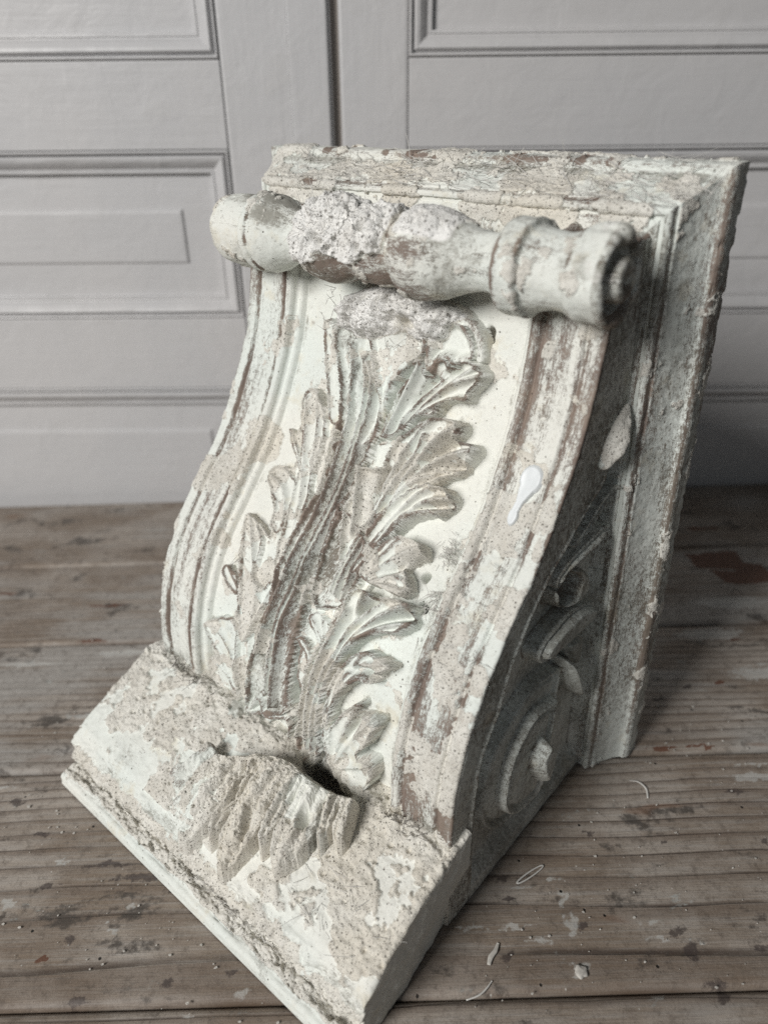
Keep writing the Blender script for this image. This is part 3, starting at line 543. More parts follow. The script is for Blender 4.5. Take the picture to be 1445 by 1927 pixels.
CURL={'CL1':[(0.4141,0.532),(0.3922,0.5451),(0.371,0.5685),(0.3541,0.5974),(0.3353,0.6253),(0.3278,0.6343),(0.3278,0.6483),(0.3553,0.6537),(0.4091,0.6533),(0.4179,0.6461),(0.3972,0.6416),(0.3816,0.6208),(0.3691,0.6001),(0.3872,0.573),(0.4135,0.555)],
'CL2':[(0.3647,0.6019),(0.3847,0.5708),(0.406,0.5775),(0.4217,0.6041),(0.426,0.633),(0.4229,0.6443),(0.4023,0.642),(0.376,0.6204)],
'CL3':[(0.3753,0.573),(0.4104,0.5302),(0.4529,0.5239),(0.4792,0.5505),(0.4874,0.5834),(0.5049,0.6159),(0.483,0.6109),(0.4623,0.601),(0.4473,0.6181),(0.4248,0.6113),(0.3979,0.5874)],
'HOLE':[(0.4091,0.5617),(0.4185,0.5658),(0.4179,0.5861),(0.431,0.6086),(0.4248,0.6113),(0.4091,0.592),(0.4004,0.5802),(0.4023,0.5681)],
'CL4':[(0.4141,0.532),(0.4542,0.5252),(0.4949,0.5293),(0.5337,0.5239),(0.5606,0.5076),(0.5693,0.5239),(0.5618,0.5428),(0.5324,0.5554),(0.5518,0.5654),(0.538,0.5775),(0.5149,0.5766),(0.4955,0.5726),(0.5055,0.5987),(0.5049,0.6159),(0.4805,0.587),(0.4617,0.559)],
'CL5':[(0.2827,0.6159),(0.2809,0.5992),(0.2909,0.5798),(0.3146,0.5473),(0.3409,0.5518),(0.3447,0.5721),(0.3222,0.5965),(0.2971,0.6195)],
'CL6':[(0.3397,0.5523),(0.3816,0.5559),(0.3722,0.5699),(0.3578,0.5956),(0.3322,0.628),(0.3009,0.6357),(0.3046,0.6204),(0.3309,0.5879)],
'K1':[(0.4148,0.5396),(0.3872,0.573),(0.371,0.6023),(0.3822,0.6294),(0.4085,0.6497)],
'K2':[(0.4185,0.5378),(0.4023,0.5635)],
'K3':[(0.4498,0.5369),(0.4698,0.5676),(0.4911,0.605)],
'K4':[(0.4805,0.5356),(0.4917,0.5635),(0.4999,0.5897)],
'K5':[(0.5161,0.5311),(0.5193,0.55),(0.5343,0.5766)],
'K6':[(0.3847,0.587),(0.4023,0.6149),(0.4166,0.6416)],
'KD':[(0.3735,0.6041),(0.3929,0.6249),(0.4148,0.6434)]}

# ================================================================== the corbel
YAW = 0.7211812903514022
OX, OY = 0.375, 0.30
root = empty('corbel', (-0.05150135, 0.94191692, 0.0), -YAW)
tag(root, 'weathered scroll corbel of flaking pale green plaster standing on the wooden table', 'corbel')
def tf(P):
    """corbel drawing axes (x right, y to the front, z up) to the parent's axes"""
    return np.stack([P[..., 0] - OX, -(P[..., 1] - OY), P[..., 2]], -1) * S
def rough_noise(P, k=1.0):
    return 0.0011 * fbm(P[..., 0] * 60, P[..., 1] * 60, P[..., 2] * 60, 4, 11) * k
def crust_field(P, bias, seed=21, f=13.0):
    n = fbm(P[..., 0] * f, P[..., 1] * f, P[..., 2] * f, 5, seed, 0.58)
    return n + bias
def crust_relief(c, P, lumps=.45, holes=.4):
    """thickness of the lime crust: a clear step at its rim, lumps and holes on it"""
    m = sstep(-0.03, 0.035, c)
    lump = fbm(P[..., 0] * 75, P[..., 1] * 75, P[..., 2] * 75, 4, 31, 0.6)
    w, r = worley(P[..., 0] * 85, P[..., 1] * 85, P[..., 2] * 85, 5)
    hole = (1 - sstep(0.12, 0.42, w)) * (r > 0.66)
    return m * (0.0024 + 0.0022 * lumps * lump - 0.0042 * holes * hole), m, hole * m

# ---- front profile, from the top down
PR = np.array([(.188, .80), (.193, .756), (.2034, .708), (.217, .661), (.237, .6155), (.261, .572), (.2864, .53), (.3165, .491), (.35, .455), (.384, .419),
               (.414, .380), (.4376, .3375), (.456, .292), (.468, .2444), (.474, .195), (.475, .146), (.475, .08)])
_d = np.r_[0, np.cumsum(np.linalg.norm(np.diff(PR, axis=0), axis=1))]; SL = _d[-1]
_s = np.linspace(0, SL, 900); _k = np.ones(61) / 61
_y = np.convolve(np.pad(np.interp(_s, _d, PR[:, 0]), 30, mode='reflect', reflect_type='odd'), _k, 'valid')
_z = np.convolve(np.pad(np.interp(_s, _d, PR[:, 1]), 30, mode='reflect', reflect_type='odd'), _k, 'valid')
pre = np.array([(.108, .848), (.14, .846), (.165, .838), (.182, .822)])
_sp = -np.cumsum(np.linalg.norm(np.diff(np.vstack([pre, [(_y[0], _z[0])]]), axis=0), axis=1)[::-1])[::-1]
_s = np.r_[_sp, _s, SL + 0.079]; _y = np.r_[pre[:, 0], _y, 0.475]; _z = np.r_[pre[:, 1], _z, 0.001]
_ty = np.gradient(_y, _s); _tz = np.gradient(_z, _s); _ln = np.hypot(_ty, _tz)
_ny, _nz = -_tz / _ln, _ty / _ln
def prof(s): return np.interp(s, _s, _y), np.interp(s, _s, _z)
def pnorm(s):
    a, b = np.interp(s, _s, _ny), np.interp(s, _s, _nz); n = np.hypot(a, b); return a / n, b / n

XL, XR, XC = 0.085, 0.69, 0.3875
PANEL = -0.022
def rail_depth(X):
    u = np.abs(X - XC)
    d = np.zeros_like(u)
    d -= 0.0065 * np.exp(-((u - 0.2775) / 0.0032) ** 2)
    d -= 0.0045 * np.sin(np.clip((u - 0.224) / (0.274 - 0.224), 0, 1) * np.pi) ** 0.7
    d -= 0.0060 * np.exp(-((u - 0.2205) / 0.0030) ** 2)
    d += 0.0022 * np.sin(np.clip((u - 0.2055) / 0.0125, 0, 1) * np.pi)
    d = np.where(u < 0.2055, -0.0145 * sstep(0.2055, 0.2035, u), d)
    d = np.where(u < 0.204, -0.0145 + 0.0028 * np.sin(np.clip((u - 0.1935) / 0.010, 0, 1) * np.pi), d)
    d = np.where(u < 0.1935, -0.0145 + (PANEL + 0.0145) * sstep(0.1935, 0.1915, u), d)
    return d

# ---- acanthus leaf on the sunk panel
gx = np.arange(0.165, 0.600, 0.00125); gs = np.arange(0.028, 0.775, 0.00125)
Sg, Xg = np.meshgrid(gs, gx, indexing='ij')
py, pz = prof(Sg); ny, nz = pnorm(Sg)
wx = Xg + 0.0022 * fbm(Xg * 70, Sg * 70, 0 * Xg, 3, 71); ws = Sg + 0.0022 * fbm(Xg * 70, Sg * 70, 0 * Xg + 9, 3, 72)
ESD = np.full(Xg.shape, 1.0); SDM = np.full(Xg.shape, -1.0); Hh = np.full(Xg.shape, -0.006); crustb = np.full(Xg.shape, -0.45)
def between(k1, k2, f):
    p, q = [np.array(spline(LEAF[k], 8)) for k in (k1, k2)]
    t = np.linspace(0, 1, 24); g = lambda a: np.stack([np.interp(t, np.linspace(0, 1, len(a)), a[:, c]) for c in (0, 1)], 1)
    return [tuple(v) for v in g(p) * (1 - f) + g(q) * f]
VEINS['STEM'] = [LEAF[k] for k in ('R1', 'R2', 'R3', 'R4')] + [between('R1', 'R2', .72)]
VEINS['STEM2'] = [LEAF['R5'], LEAF['R6'], between('R5', 'R6', .35)]
vx = Xg + .0007 * fbm(Xg * 60, Sg * 60, 0 * Xg, 2, 73); vs_ = Sg + .0007 * fbm(Xg * 60, Sg * 60, 0 * Xg + 4, 2, 74)
STEMQ = np.zeros(Xg.shape)
def lobe(k, H, scoop=.0065, tip=0.0, crust=-0.3, edge=.0013, dish=0.0, w=.0052, n=1, ridge=.0016):
    """one leaflet: a crisp outline, sharp raised ribs and rims with scooped flutes between them"""
    global Hh, crustb, ESD, STEMQ, SDM
    sd = poly_sd(rounded(LEAF[k], n), wx, ws)
    h = H * sstep(-0.0003, edge, sd); SDM = np.maximum(SDM, sd)
    q = np.maximum(sd, 0) + .0012
    if k in VEINS:
        dv = np.minimum.reduce([seg_dist(spline(v, 5), vx, vs_) for v in VEINS[k]])
        q = np.minimum(q, dv)
        h = h + ridge * np.exp(-(dv / .0017) ** 2) * sstep(0, .003, sd)
    sc = 1 - np.exp(-(q / w) ** 2)
    h = h - scoop * sc * sstep(0, .004, sd)
    if tip:
        r0 = LEAF[k][0]; r = np.hypot(Xg - r0[0], Sg - r0[1]); rm = r[sd > 0].max()
        h = h + tip * (np.clip(r / rm, 0, 1) ** 2) * sstep(-.0003, edge, sd)
    h = h - dish * sstep(0.003, 0.016, sd)
    ins = sd > -0.0003
    top = ins & (h > Hh)
    crustb = np.where(top, crust, crustb); ESD = np.where(top, sd, ESD); STEMQ = np.where(top, sc if k.startswith('STEM') else 0, STEMQ)
    Hh = np.where(ins, np.maximum(Hh, h), Hh)
lobe('RLB', .0125, .0045, 0, -.05); lobe('LLB', .0130, .0050, 0, .12)
lobe('FLARE', .0245, 0, 0, -.55, dish=.008)
lobe('CUP', .0245, 0, 0, -.45, dish=.015)
lobe('L6', .0245, .0065, .010, -.10); lobe('L7', .0235, .0065, .008, -.15)
lobe('S5', .0215, .0045, 0, -.35); lobe('S5b', .0210, .004, 0, -.35)
for k, H, c in (('LL2', .0150, -.3), ('LL3', .0185, .0), ('LL5', .0150, -.4), ('LL6', .0175, -.1), ('LL6b', .0165, -.2), ('LL4', .0190, .10), ('LL1', .0205, .12)): lobe(k, H, .0060, .004, c)
lobe('LL1b', .0165, .003, 0, -.1); lobe('STRAP', .0235, .0055, 0, -.3)
lobe('STEM', .0310, .0150, 0, -.45, w=.0056, ridge=.0030); lobe('STEM2', .0305, .0135, 0, -.4, w=.0046, ridge=.0028)
lobe('L1', .0290, .0140, .010, -.45)
lobe('L4', .0265, .0060, .009, .22); lobe('L3', .0290, .0130, .012, -.10); lobe('L2', .0305, .0130, .012, .12); lobe('L5', .0305, .0145, .012, .0)
lobe('EYE', .0275, 0, 0, -.6, dish=.017)
base_h = Hh.copy()
def groove(k, depth, w, ridge=0.0, rw=0.0025, off=0.0):
    global Hh
    d = seg_dist(spline(LEAF[k], 5), Xg, Sg)
    ins = Hh > 0.004
    Hh = Hh + ins * (-depth * np.exp(-(d / w) ** 2) + ridge * np.exp(-((d - w * 1.6) / rw) ** 2))
for k in ('V5', 'V6'): groove(k, -.0045, .0022, 0); groove(k, .0030, .007)
for k in ('N1', 'N2', 'N3', 'N4', 'N5', 'N6', 'N7', 'N8', 'N9', 'N10', 'N11', 'N12'):
    pts = LEAF[k]; d = seg_dist(spline(pts, 4), wx, ws)
    r = np.hypot(Xg - pts[0][0], Sg - pts[0][1]); L_ = np.hypot(pts[-1][0] - pts[0][0], pts[-1][1] - pts[0][1])
    Hh = Hh - (Hh > 0.004) * .0260 * np.exp(-(d / (.0034 + .004 * np.clip(1 - r / L_, 0, 1))) ** 2) * np.clip(1.05 - r / L_, 0, 1)
for k in ('RIM', 'EYER', 'EYER2'):
    d = seg_dist(spline(LEAF[k], 5), Xg, Sg); Hh = np.maximum(Hh, .024 * sstep(.0065, .0040, d) - .004)
d = seg_dist(spline(LEAF['SLOT'], 5), wx, ws); Hh = Hh - .014 * sstep(.0075, .005, d) * (Hh > 0.004)
# crumbly broken volute at the top
sdb = poly_sd(rounded(LEAF['BLOB'], 2), wx + 0.004 * perlin(Xg * 50, Sg * 50, 0 * Xg, 5), ws)
hb = .022 * sstep(-.001, .006, sdb) + .026 * np.sin(np.clip(sdb / .035, 0, 1) * np.pi / 2)
P0 = np.stack([Xg, py, pz], -1)
hb = hb + sstep(0, .006, sdb) * .009 * fbm(Xg * 48, Sg * 48, 0 * Xg, 5, 75, .62)
wv, rr = worley(Xg * 60, Sg * 60, 0 * Xg, 8)
hb = hb - sstep(0.002, .008, sdb) * .016 * (1 - sstep(.18, .5, wv)) * (rr > .55)
cav = np.exp(-(((Xg - .405) / .028) ** 2 + ((Sg - .083) / .016) ** 2)); hb = hb - .024 * cav
blob = sdb > -0.001
Hh = np.where(blob, np.maximum(Hh, hb), Hh)
crustb = np.where(sdb > 0.001, 0.9, crustb)
ins = sstep(0.0, 0.004, Hh)
ridge = Hh - blur(Hh, 10)
cf = crust_field(P0, crustb + 14 * np.clip(ridge, -.006, .006), 81, 17.0)
crel, cm, chole = crust_relief(cf, P0, .8, .6)
Hh = Hh + ins * (crel + 0.0008 * fbm(Xg * 46, Sg * 46, 0 * Xg + 2, 5, 82, .6) + rough_noise(P0, 0.6))
wear = -0.02 + np.clip(ridge * 150, -.25, .35) + .34 * fbm(Xg * 11, Sg * 7, 0 * Xg, 4, 83)
stem = np.minimum.reduce([seg_dist(spline(LEAF[k], 4), Xg, Sg) for k in ('R1', 'R2', 'R4', 'R5', 'R6')])
wear = wear + .46 * STEMQ + .10 * np.exp(-(stem / .016) ** 2) + .42 * np.exp(-((ESD - .0022) / .0022) ** 2) * (.35 + perlin(Xg * 22, Sg * 22, 0 * Xg, 86)) - .25 * (ESD < .0008)
grime_shade = .08 + .35 * fbm(Xg * 14, Sg * 14, 0 * Xg, 4, 84) + .28 * STEMQ + .1 * np.exp(-(stem / .014) ** 2) + .5 * cav * (sdb > 0) + .3 * chole + .16 * (ESD < .0012) * (sdb < 0)
pos = P0 + np.stack([0 * Xg, ny, nz], -1) * (PANEL + Hh)[..., None]
ang = np.stack([Xg + 0.35 * Sg, Sg, 1.0 * Hh], -1)
grid_obj('acanthus_leaf', pos, MAT_PLASTER, root, {'crust': .5 + cf * 6, 'wear': wear, 'grime_shade': grime_shade, 'surf': ang, 'lime': sstep(0, .004, sdb) * (1 - .6 * cav) * .9}, mask=Hh > 0.0005, tf=tf)
LEAF_H = Hh

# ---- bracket body: front with its rails and sunk panel, carved right side, plain left side
rows = np.r_[np.linspace(_s[0], 0, 26, endpoint=False), np.arange(0, SL + 0.0785, 0.00145), SL + 0.0785]
colsL = np.linspace(1, 0, 10, endpoint=False)
colsF = np.arange(XL, XR + 1e-6, 0.00138); colsF[-1] = XR
colsR = np.linspace(0, 1, 190)[1:]
Sg, Xg = np.meshgrid(rows, colsF, indexing='ij')
py, pz = prof(Sg); ny, nz = pnorm(Sg)
Pb = np.stack([Xg, py, pz], -1)
dep = rail_depth(Xg)
wob = 0.0016 * fbm(Xg * 9, py * 9, pz * 9, 3, 41)
u = np.abs(Xg - XC); side_r = Xg > XC
onrail = sstep(0.200, 0.207, u); panel = 1 - sstep(0.190, 0.196, u)
bias = -0.55 + 0 * Xg
bias = bias + side_r * onrail * (-0.05 + 0.62 * sstep(0.14, 0.34, Sg) + 0.25 * np.exp(-((u - 0.292) / 0.014) ** 2) * sstep(0.06, 0.2, Sg) - 0.25 * sstep(0.60, 0.70, Sg) * (u < 0.27))
bias = bias + (~side_r) * onrail * (0.02 + 0.50 * np.exp(-((Sg - 0.36) / 0.11) ** 2) + 0.28 * np.exp(-((u - 0.295) / 0.012) ** 2) * sstep(0.2, 0.3, Sg))
bias = bias + panel * (0.42 * side_r * np.exp(-((Sg - 0.44) / 0.12) ** 2) * sstep(0.12, 0.17, u) - 0.12)
cf = crust_field(Pb, bias)
crel, cm, chole = crust_relief(cf, Pb)
holes = 0
for hx, hs, rx, rs in ((.455, .497, .010, .012), (.262, .458, .009, .016), (.268, .372, .010, .008), (.487, .372, .009, .005), (.560, .430, .006, .006), (.545, .392, .005, .006), (.525, .545, .009, .006), (.498, .105, .004, .006), (.525, .080, .006, .010)):
    holes = holes + np.exp(-(((Xg - hx + .003 * perlin(Xg * 90, Sg * 90, 0 * Xg, 47)) / rx) ** 2 + ((Sg - hs) / rs) ** 2) ** 2)
front = dep + wob - .030 * holes + crel + rough_noise(Pb, 1.0)
# brown rubbed through: streaks on the rails, along the grooves and the arris
streak = fbm(Xg * 26, Sg * 3.0, 0 * Xg + side_r * 5.0, 4, 51)
wear = 0.02 + 0.42 * onrail * (0.3 + streak) + 0.10 * onrail * sstep(0.35, 0.05, Sg) + 0.25 * onrail * side_r * sstep(0.52, 0.64, Sg)
gr = np.exp(-((u - 0.2795) / 0.0045) ** 2) + np.exp(-((u - 0.2225) / 0.004) ** 2) + 0.8 * np.exp(-((u - 0.3015) / 0.003) ** 2)
wear = wear + gr * (0.42 + 0.45 * perlin(Xg * 3, Sg * 9, 0 * Xg, 55)) * (1 - sstep(0.62, 0.70, Sg) * 0.3)
wear = np.where(panel > 0.5, -0.12 + 0.16 * fbm(Xg * 8, Sg * 8, 0 * Xg, 3, 52), wear)
grime_shade = 0.0 + 0.32 * fbm(Xg * 12, py * 12, pz * 12, 4, 53) + onrail * 0.10 - 0.1 * panel
grime_shade = grime_shade + 0.5 * np.exp(-((Sg - 0.715) / 0.018) ** 2) * (perlin(Xg * 22, Sg * 10, 0 * Xg, 57) > 0.0)
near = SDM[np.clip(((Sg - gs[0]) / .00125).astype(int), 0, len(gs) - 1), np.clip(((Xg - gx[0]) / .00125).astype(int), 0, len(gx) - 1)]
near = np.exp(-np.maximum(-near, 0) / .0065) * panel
grime_shade = grime_shade + near * (.30 + .55 * fbm(Xg * 34, Sg * 34, 0 * Xg, 4, 59)) + panel * (.10 + .30 * np.maximum(0, fbm(Xg * 7, Sg * 5, 0 * Xg, 4, 60)))
grime_shade = grime_shade + panel * .35 * np.exp(-np.abs(u - .188) / .004)
edge_round = -0.0035 * np.exp(-(XR - Xg) / 0.0018) - 0.0035 * np.exp(-(Xg - XL) / 0.0018)
front = front + edge_round - 0.004 * np.maximum(0, perlin(Xg * 0 + side_r, Sg * 34, py * 20, 58) - 0.28) * np.exp(-np.minimum(XR - Xg, Xg - XL) / 0.006) * 4
Pf = Pb + np.stack([0 * Xg, ny, nz], -1) * front[..., None]

# right side: recess with leaf sprays and a volute
bY, bZ = Pf[:, -1, 1], Pf[:, -1, 2]
YB = 0.106
vv = colsR
Yr = bY[:, None] + (YB - bY[:, None]) * vv[None, :]; Zr = np.repeat(bZ[:, None], len(vv), 1)
E_ = np.array(SIDE['EDGE']); o_ = np.argsort(E_[:, 1])
eY = np.interp(Zr, E_[o_, 1], E_[o_, 0], left=0.4229, right=0.10)
rec = sstep(0.0, 0.005, eY - Yr) * sstep(0.02, 0.045, Zr) * sstep(0.112, 0.120, Yr)
ds = -0.019 * rec
ds += 0.0025 * np.exp(-((Yr - eY - 0.006) / 0.004) ** 2) * sstep(0.05, 0.1, Zr) * (Zr < 0.66) - 0.004 * np.exp(-((Yr - eY - 0.014) / 0.003) ** 2) * (Zr < 0.64) * sstep(0.05, 0.1, Zr)
for k, H, dm in (('BL1', .026, .008), ('BL2', .028, .009), ('HOOK', .027, .010), ('LC', .034, .015), ('LD', .022, .015), ('KNOB', .040, .014)):
    sd = poly_sd(rounded(SIDE[k], 2), Yr, Zr)
    h = np.where(sd > 0, H * (0.60 * sstep(0, 0.0022, sd) + 0.40 * np.sin(np.clip(sd / dm, 0, 1) * np.pi / 2)), 0)
    if k in ('LC', 'BL2', 'BL1', 'LD'):
        h = h - np.where(sd > 0.003, 0.0075 * np.exp(-((sd - 0.0075) / 0.0026) ** 2), 0)
    ds = np.maximum(ds, -0.019 * rec + h * (rec > 0.01))
for k, z0_, z1_ in (('VA', -.019, -.004), ('VB', -.004, .008)):
    sd = poly_sd(spline(SIDE[k]), Yr, Zr)
    lev = z0_ + (z1_ - z0_) * sstep(-.001, .0022, sd) + .0030 * np.exp(-((sd - .0045) / .0028) ** 2) - .0062 * np.exp(-((sd - .0125) / .0034) ** 2)
    ds = np.where((sd > -.001) & (rec > .01), np.maximum(lev, ds * (k == 'VB') - 1 * (k == 'VA')), ds)
sd = poly_sd(rounded(SIDE['BULL'], 2), Yr, Zr)
ds = np.where(sd > 0, np.maximum(ds, .006 + .024 * sstep(0, .013, sd)), ds)
Pr0 = np.stack([np.full_like(Yr, XR), Yr, Zr], -1)
ds = ds + 0.0007 * fbm(Yr * 30, Zr * 30, 0 * Yr, 4, 61) + 0.5 * rough_noise(Pr0) - 0.003 * np.exp(-np.abs(bY[:, None] - Yr) / 0.0018)
Pr0[..., 0] += ds
lap = ds - blur(ds, 8); sunk = np.clip(blur(ds, 14) - blur(ds, 1) - .0012, 0, .004) / .004
wr = 0.02 + 0.18 * fbm(Yr * 8, Zr * 8, 0 * Yr, 3, 62) + np.clip(lap * 40, -0.05, 0.10) + .50 * sunk * rec + 0.20 * (1 - rec) * (Yr > eY) + 0.1 * (Zr > 0.4)
grime_shade_r = 0.46 + 0.20 * fbm(Yr * 10, Zr * 14, 0 * Yr + 3, 4, 63)  # dirty side, darkened further to put its shade into the colour
cfr = np.full_like(Yr, -0.6)
# left side (plain)
Yl = bY[:, None] + (YB - bY[:, None]) * colsL[None, :]
bYl, bZl = Pf[:, 0, 1], Pf[:, 0, 2]
Yl = bYl[:, None] + (YB - bYl[:, None]) * colsL[None, :]
Pl = np.stack([np.full_like(Yl, XL), Yl, np.repeat(bZl[:, None], len(colsL), 1)], -1)
P = np.concatenate([Pl, Pf, Pr0], 1)
z_ = lambda a, v: np.concatenate([np.full(Pl.shape[:2], v), a[0], a[1]], 1)
surf = np.concatenate([np.stack([Pl[..., 1], Pl[..., 2], 0 * Yl], -1), np.stack([Xg, Sg, 0 * Xg], -1), np.stack([Yr + 2, Zr, 2.0 * ds], -1)], 1)
grid_obj('bracket', P, MAT_PLASTER, root, {'crust': z_((0.5 + cf * 6, cfr), 0.0), 'wear': z_((wear, wr), 0.2), 'grime_shade': z_((grime_shade + 0.6 * chole, grime_shade_r), 0.2), 'surf': surf}, tf=tf)

# ---- foot of the corbel: sloping top, hollow, thin front lip
BT = np.array([(.440, .166), (.476, .160), (.51, .150), (.545, .136), (.60, .111), (.632, .092), (.645, .078), (.650, .060), (.650, .040), (.648, .026), (.655, .0195), (.668, .020), (.680, .022), (.685, .018), (.687, .0008)])
bd = np.r_[0, np.cumsum(np.linalg.norm(np.diff(BT, axis=0), axis=1))]
br = np.arange(0, bd[-1], .00145); br = np.r_[br, bd[-1]]
by = np.interp(br, bd, BT[:, 0]); bz = np.interp(br, bd, BT[:, 1])
k5 = np.ones(5) / 5
by = np.convolve(np.pad(by, 2, mode='edge'), k5, 'valid'); bz = np.convolve(np.pad(bz, 2, mode='edge'), k5, 'valid')
ty, tz = np.gradient(by), np.gradient(bz); ln = np.hypot(ty, tz) + 1e-9; bny, bnz = -tz / ln, ty / ln
BXL, BXR = .052, .699
bx = np.linspace(BXL, BXR, 450)
R_, X_ = np.meshgrid(br, bx, indexing='ij'); Yb = np.repeat(by[:, None], len(bx), 1); Zb = np.repeat(bz[:, None], len(bx), 1)
P0 = np.stack([X_, Yb, Zb], -1)
slope = sstep(.645, .635, Yb) * (Zb > .07)
hollow = sstep(.640, .648, Yb) * sstep(.679, .672, Yb) * sstep(.012, .02, Zb)
lip = sstep(.674, .680, Yb)
bias = -.15 + .42 * slope - .9 * lip + .75 * hollow - .75 * np.exp(-((Zb - .072) / .016) ** 2) * sstep(.62, .645, Yb) - .5 * np.exp(-(((X_ - .17) / .09) ** 2 + ((Yb - .615) / .022) ** 2))
cf = crust_field(P0, bias, 91, 14.0); crel, cm, chole = crust_relief(cf, P0, .9, .9)
d = crel * 1.4 + .0042 * fbm(X_ * 11, Yb * 11, Zb * 11, 4, 92) * slope + rough_noise(P0)
d = d + hollow * (.0070 * fbm(X_ * 34, Yb * 60, Zb * 60, 5, 93, .6) + .002) + lip * .0012 * fbm(X_ * 16, 0 * X_, Zb * 20, 3, 94)
# a crumbling seam where the foot meets the bracket
seam = np.exp(-((Yb - .485) / .012) ** 2)
d = d + seam * (.009 * fbm(X_ * 40, Yb * 40, Zb * 40, 5, 95, .62) + .004)
er = np.minimum(X_ - BXL, BXR - X_)
d = d - .004 * np.exp(-er / .0025) * slope - .006 * np.maximum(0, perlin(0 * X_ + 2 * (X_ > .3), R_ * 30, 0 * X_, 96) - .1) * np.exp(-er / .007)
d = d - .044 * np.exp(-(np.abs((X_ - .480 + .010 * perlin(X_ * 40, Yb * 40, 0 * X_, 103)) / .048) ** 4 + np.abs((Yb - .486 + .004 * perlin(X_ * 60, 0 * X_, 0 * X_, 104)) / .012) ** 4))
d = d * sstep(0, .008, Zb)
Pf = P0 + np.stack([0 * X_, np.repeat(bny[:, None], len(bx), 1), np.repeat(bnz[:, None], len(bx), 1)], -1) * d[..., None]
Pf[..., 2] = np.maximum(Pf[..., 2], .0006)
def cheek(col, xx, n, flip):
    v = np.linspace(0, 1, n)[1:]
    y0, z0 = Pf[:, col, 1], Pf[:, col, 2]
    Y = y0[:, None] + (.44 - y0[:, None]) * v; Z = z0[:, None] + (np.minimum(z0, .0008)[:, None] - z0[:, None]) * sstep(0, .75, v) * 0 + 0 * v
    Z = z0[:, None] * (1 - v) + np.minimum(.02, z0)[:, None] * v
    q = np.stack([np.full_like(Y, xx), Y, Z], -1)
    q[..., 0] -= (.016 if xx > .3 else 0) * sstep(.25, 1.0, v)
    q[..., 0] += (0.0016 * fbm(Y * 22, Z * 22, 0 * Y, 4, 97) + rough_noise(q)) * sstep(0, .05, v) * (1 if xx > .3 else -1)
    return q
Rr = cheek(-1, BXR, 90, 0); Ll = cheek(0, BXL, 12, 1)[:, ::-1]
P = np.concatenate([Ll, Pf, Rr], 1)
w0 = -.02 + .25 * fbm(X_ * 9, Yb * 9, Zb * 9, 3, 98); g0 = .12 + .4 * fbm(X_ * 10, Yb * 10, Zb * 10, 4, 99) + .5 * chole + .75 * seam * (perlin(X_ * 18, Yb * 30, 0 * X_, 100) + .25) + .2 * hollow - .1 * lip
cc = lambda a, l, r: np.concatenate([np.full(Ll.shape[:2], l), a, np.full(Rr.shape[:2], r) if np.isscalar(r) else r], 1)
grR = .12 + .35 * fbm(Rr[..., 1] * 14, Rr[..., 2] * 14, 0 * Rr[..., 1], 4, 101)
grid_obj('foot', P, MAT_PLASTER, root, {'crust': cc(.5 + cf * 6, 0., 0.), 'wear': cc(w0, .1, -.05), 'grime_shade': cc(g0, .1, grR), 'surf': np.stack([P[..., 1], P[..., 0] + P[..., 2], 0 * P[..., 0]], -1)}, tf=tf)

# ---- broken leaf end drooping over the foot
gx = np.arange(.265, .59, .00125); gy = np.arange(.488, .668, .00125)
Yg, Xg = np.meshgrid(gy, gx, indexing='ij')
z0 = np.interp(Yg, by[:len(by) // 2 + 60], bz[:len(by) // 2 + 60]); z0 = np.interp(Yg, BT[:7, 0], BT[:7, 1])
rise = np.interp(Yg, [.488, .515, .545, .58, .615, .645, .668], [.060, .067, .066, .060, .049, .035, .022])
wx = Xg + .0022 * fbm(Xg * 60, Yg * 60, 0 * Xg, 3, 111); wy = Yg + .0022 * fbm(Xg * 60, Yg * 60, 0 * Xg + 5, 3, 112)
H = np.full(Xg.shape, -.008); crb = np.full(Xg.shape, .2)
for k, m, dm, c in (('CL6', .50, .012, .25), ('CL5', .62, .012, .05)):
    sd = poly_sd(rounded(CURL[k], 2), wx, wy)
    h = rise * m * (.62 * sstep(-.0003, .003, sd) + .38 * np.sin(np.clip(sd / dm, 0, 1) * np.pi / 2))
    ins = sd > -.0003; crb = np.where(ins & (h > H), c, crb); H = np.where(ins, np.maximum(H, h), H)
H = H * (1.08 - .18 * np.clip(((Xg - .455) / .13) ** 2, 0, 1))
dv = np.minimum.reduce([seg_dist(spline(v, 5), .6 * Xg + .4 * wx, .6 * Yg + .4 * wy) for v in CURL_RIBS])
H = H + (H > .004) * (.0026 * np.exp(-(dv / .0048) ** 2) - .0085 * (1 - np.exp(-(dv / .0080) ** 2)))
ds_ = np.minimum.reduce([seg_dist(spline(v, 5), wx, wy) for v in CURL_SLOTS]); H = H - (H > .004) * .028 * np.exp(-(ds_ / .0052) ** 4)
sd = poly_sd(rounded(CURL['HOLE'], 2), wx, wy); H = H - .030 * sstep(-.001, .003, sd) * (H > 0.004)
H = np.where(H > -.007, np.maximum(H, .0008 * (H > 0)), H)
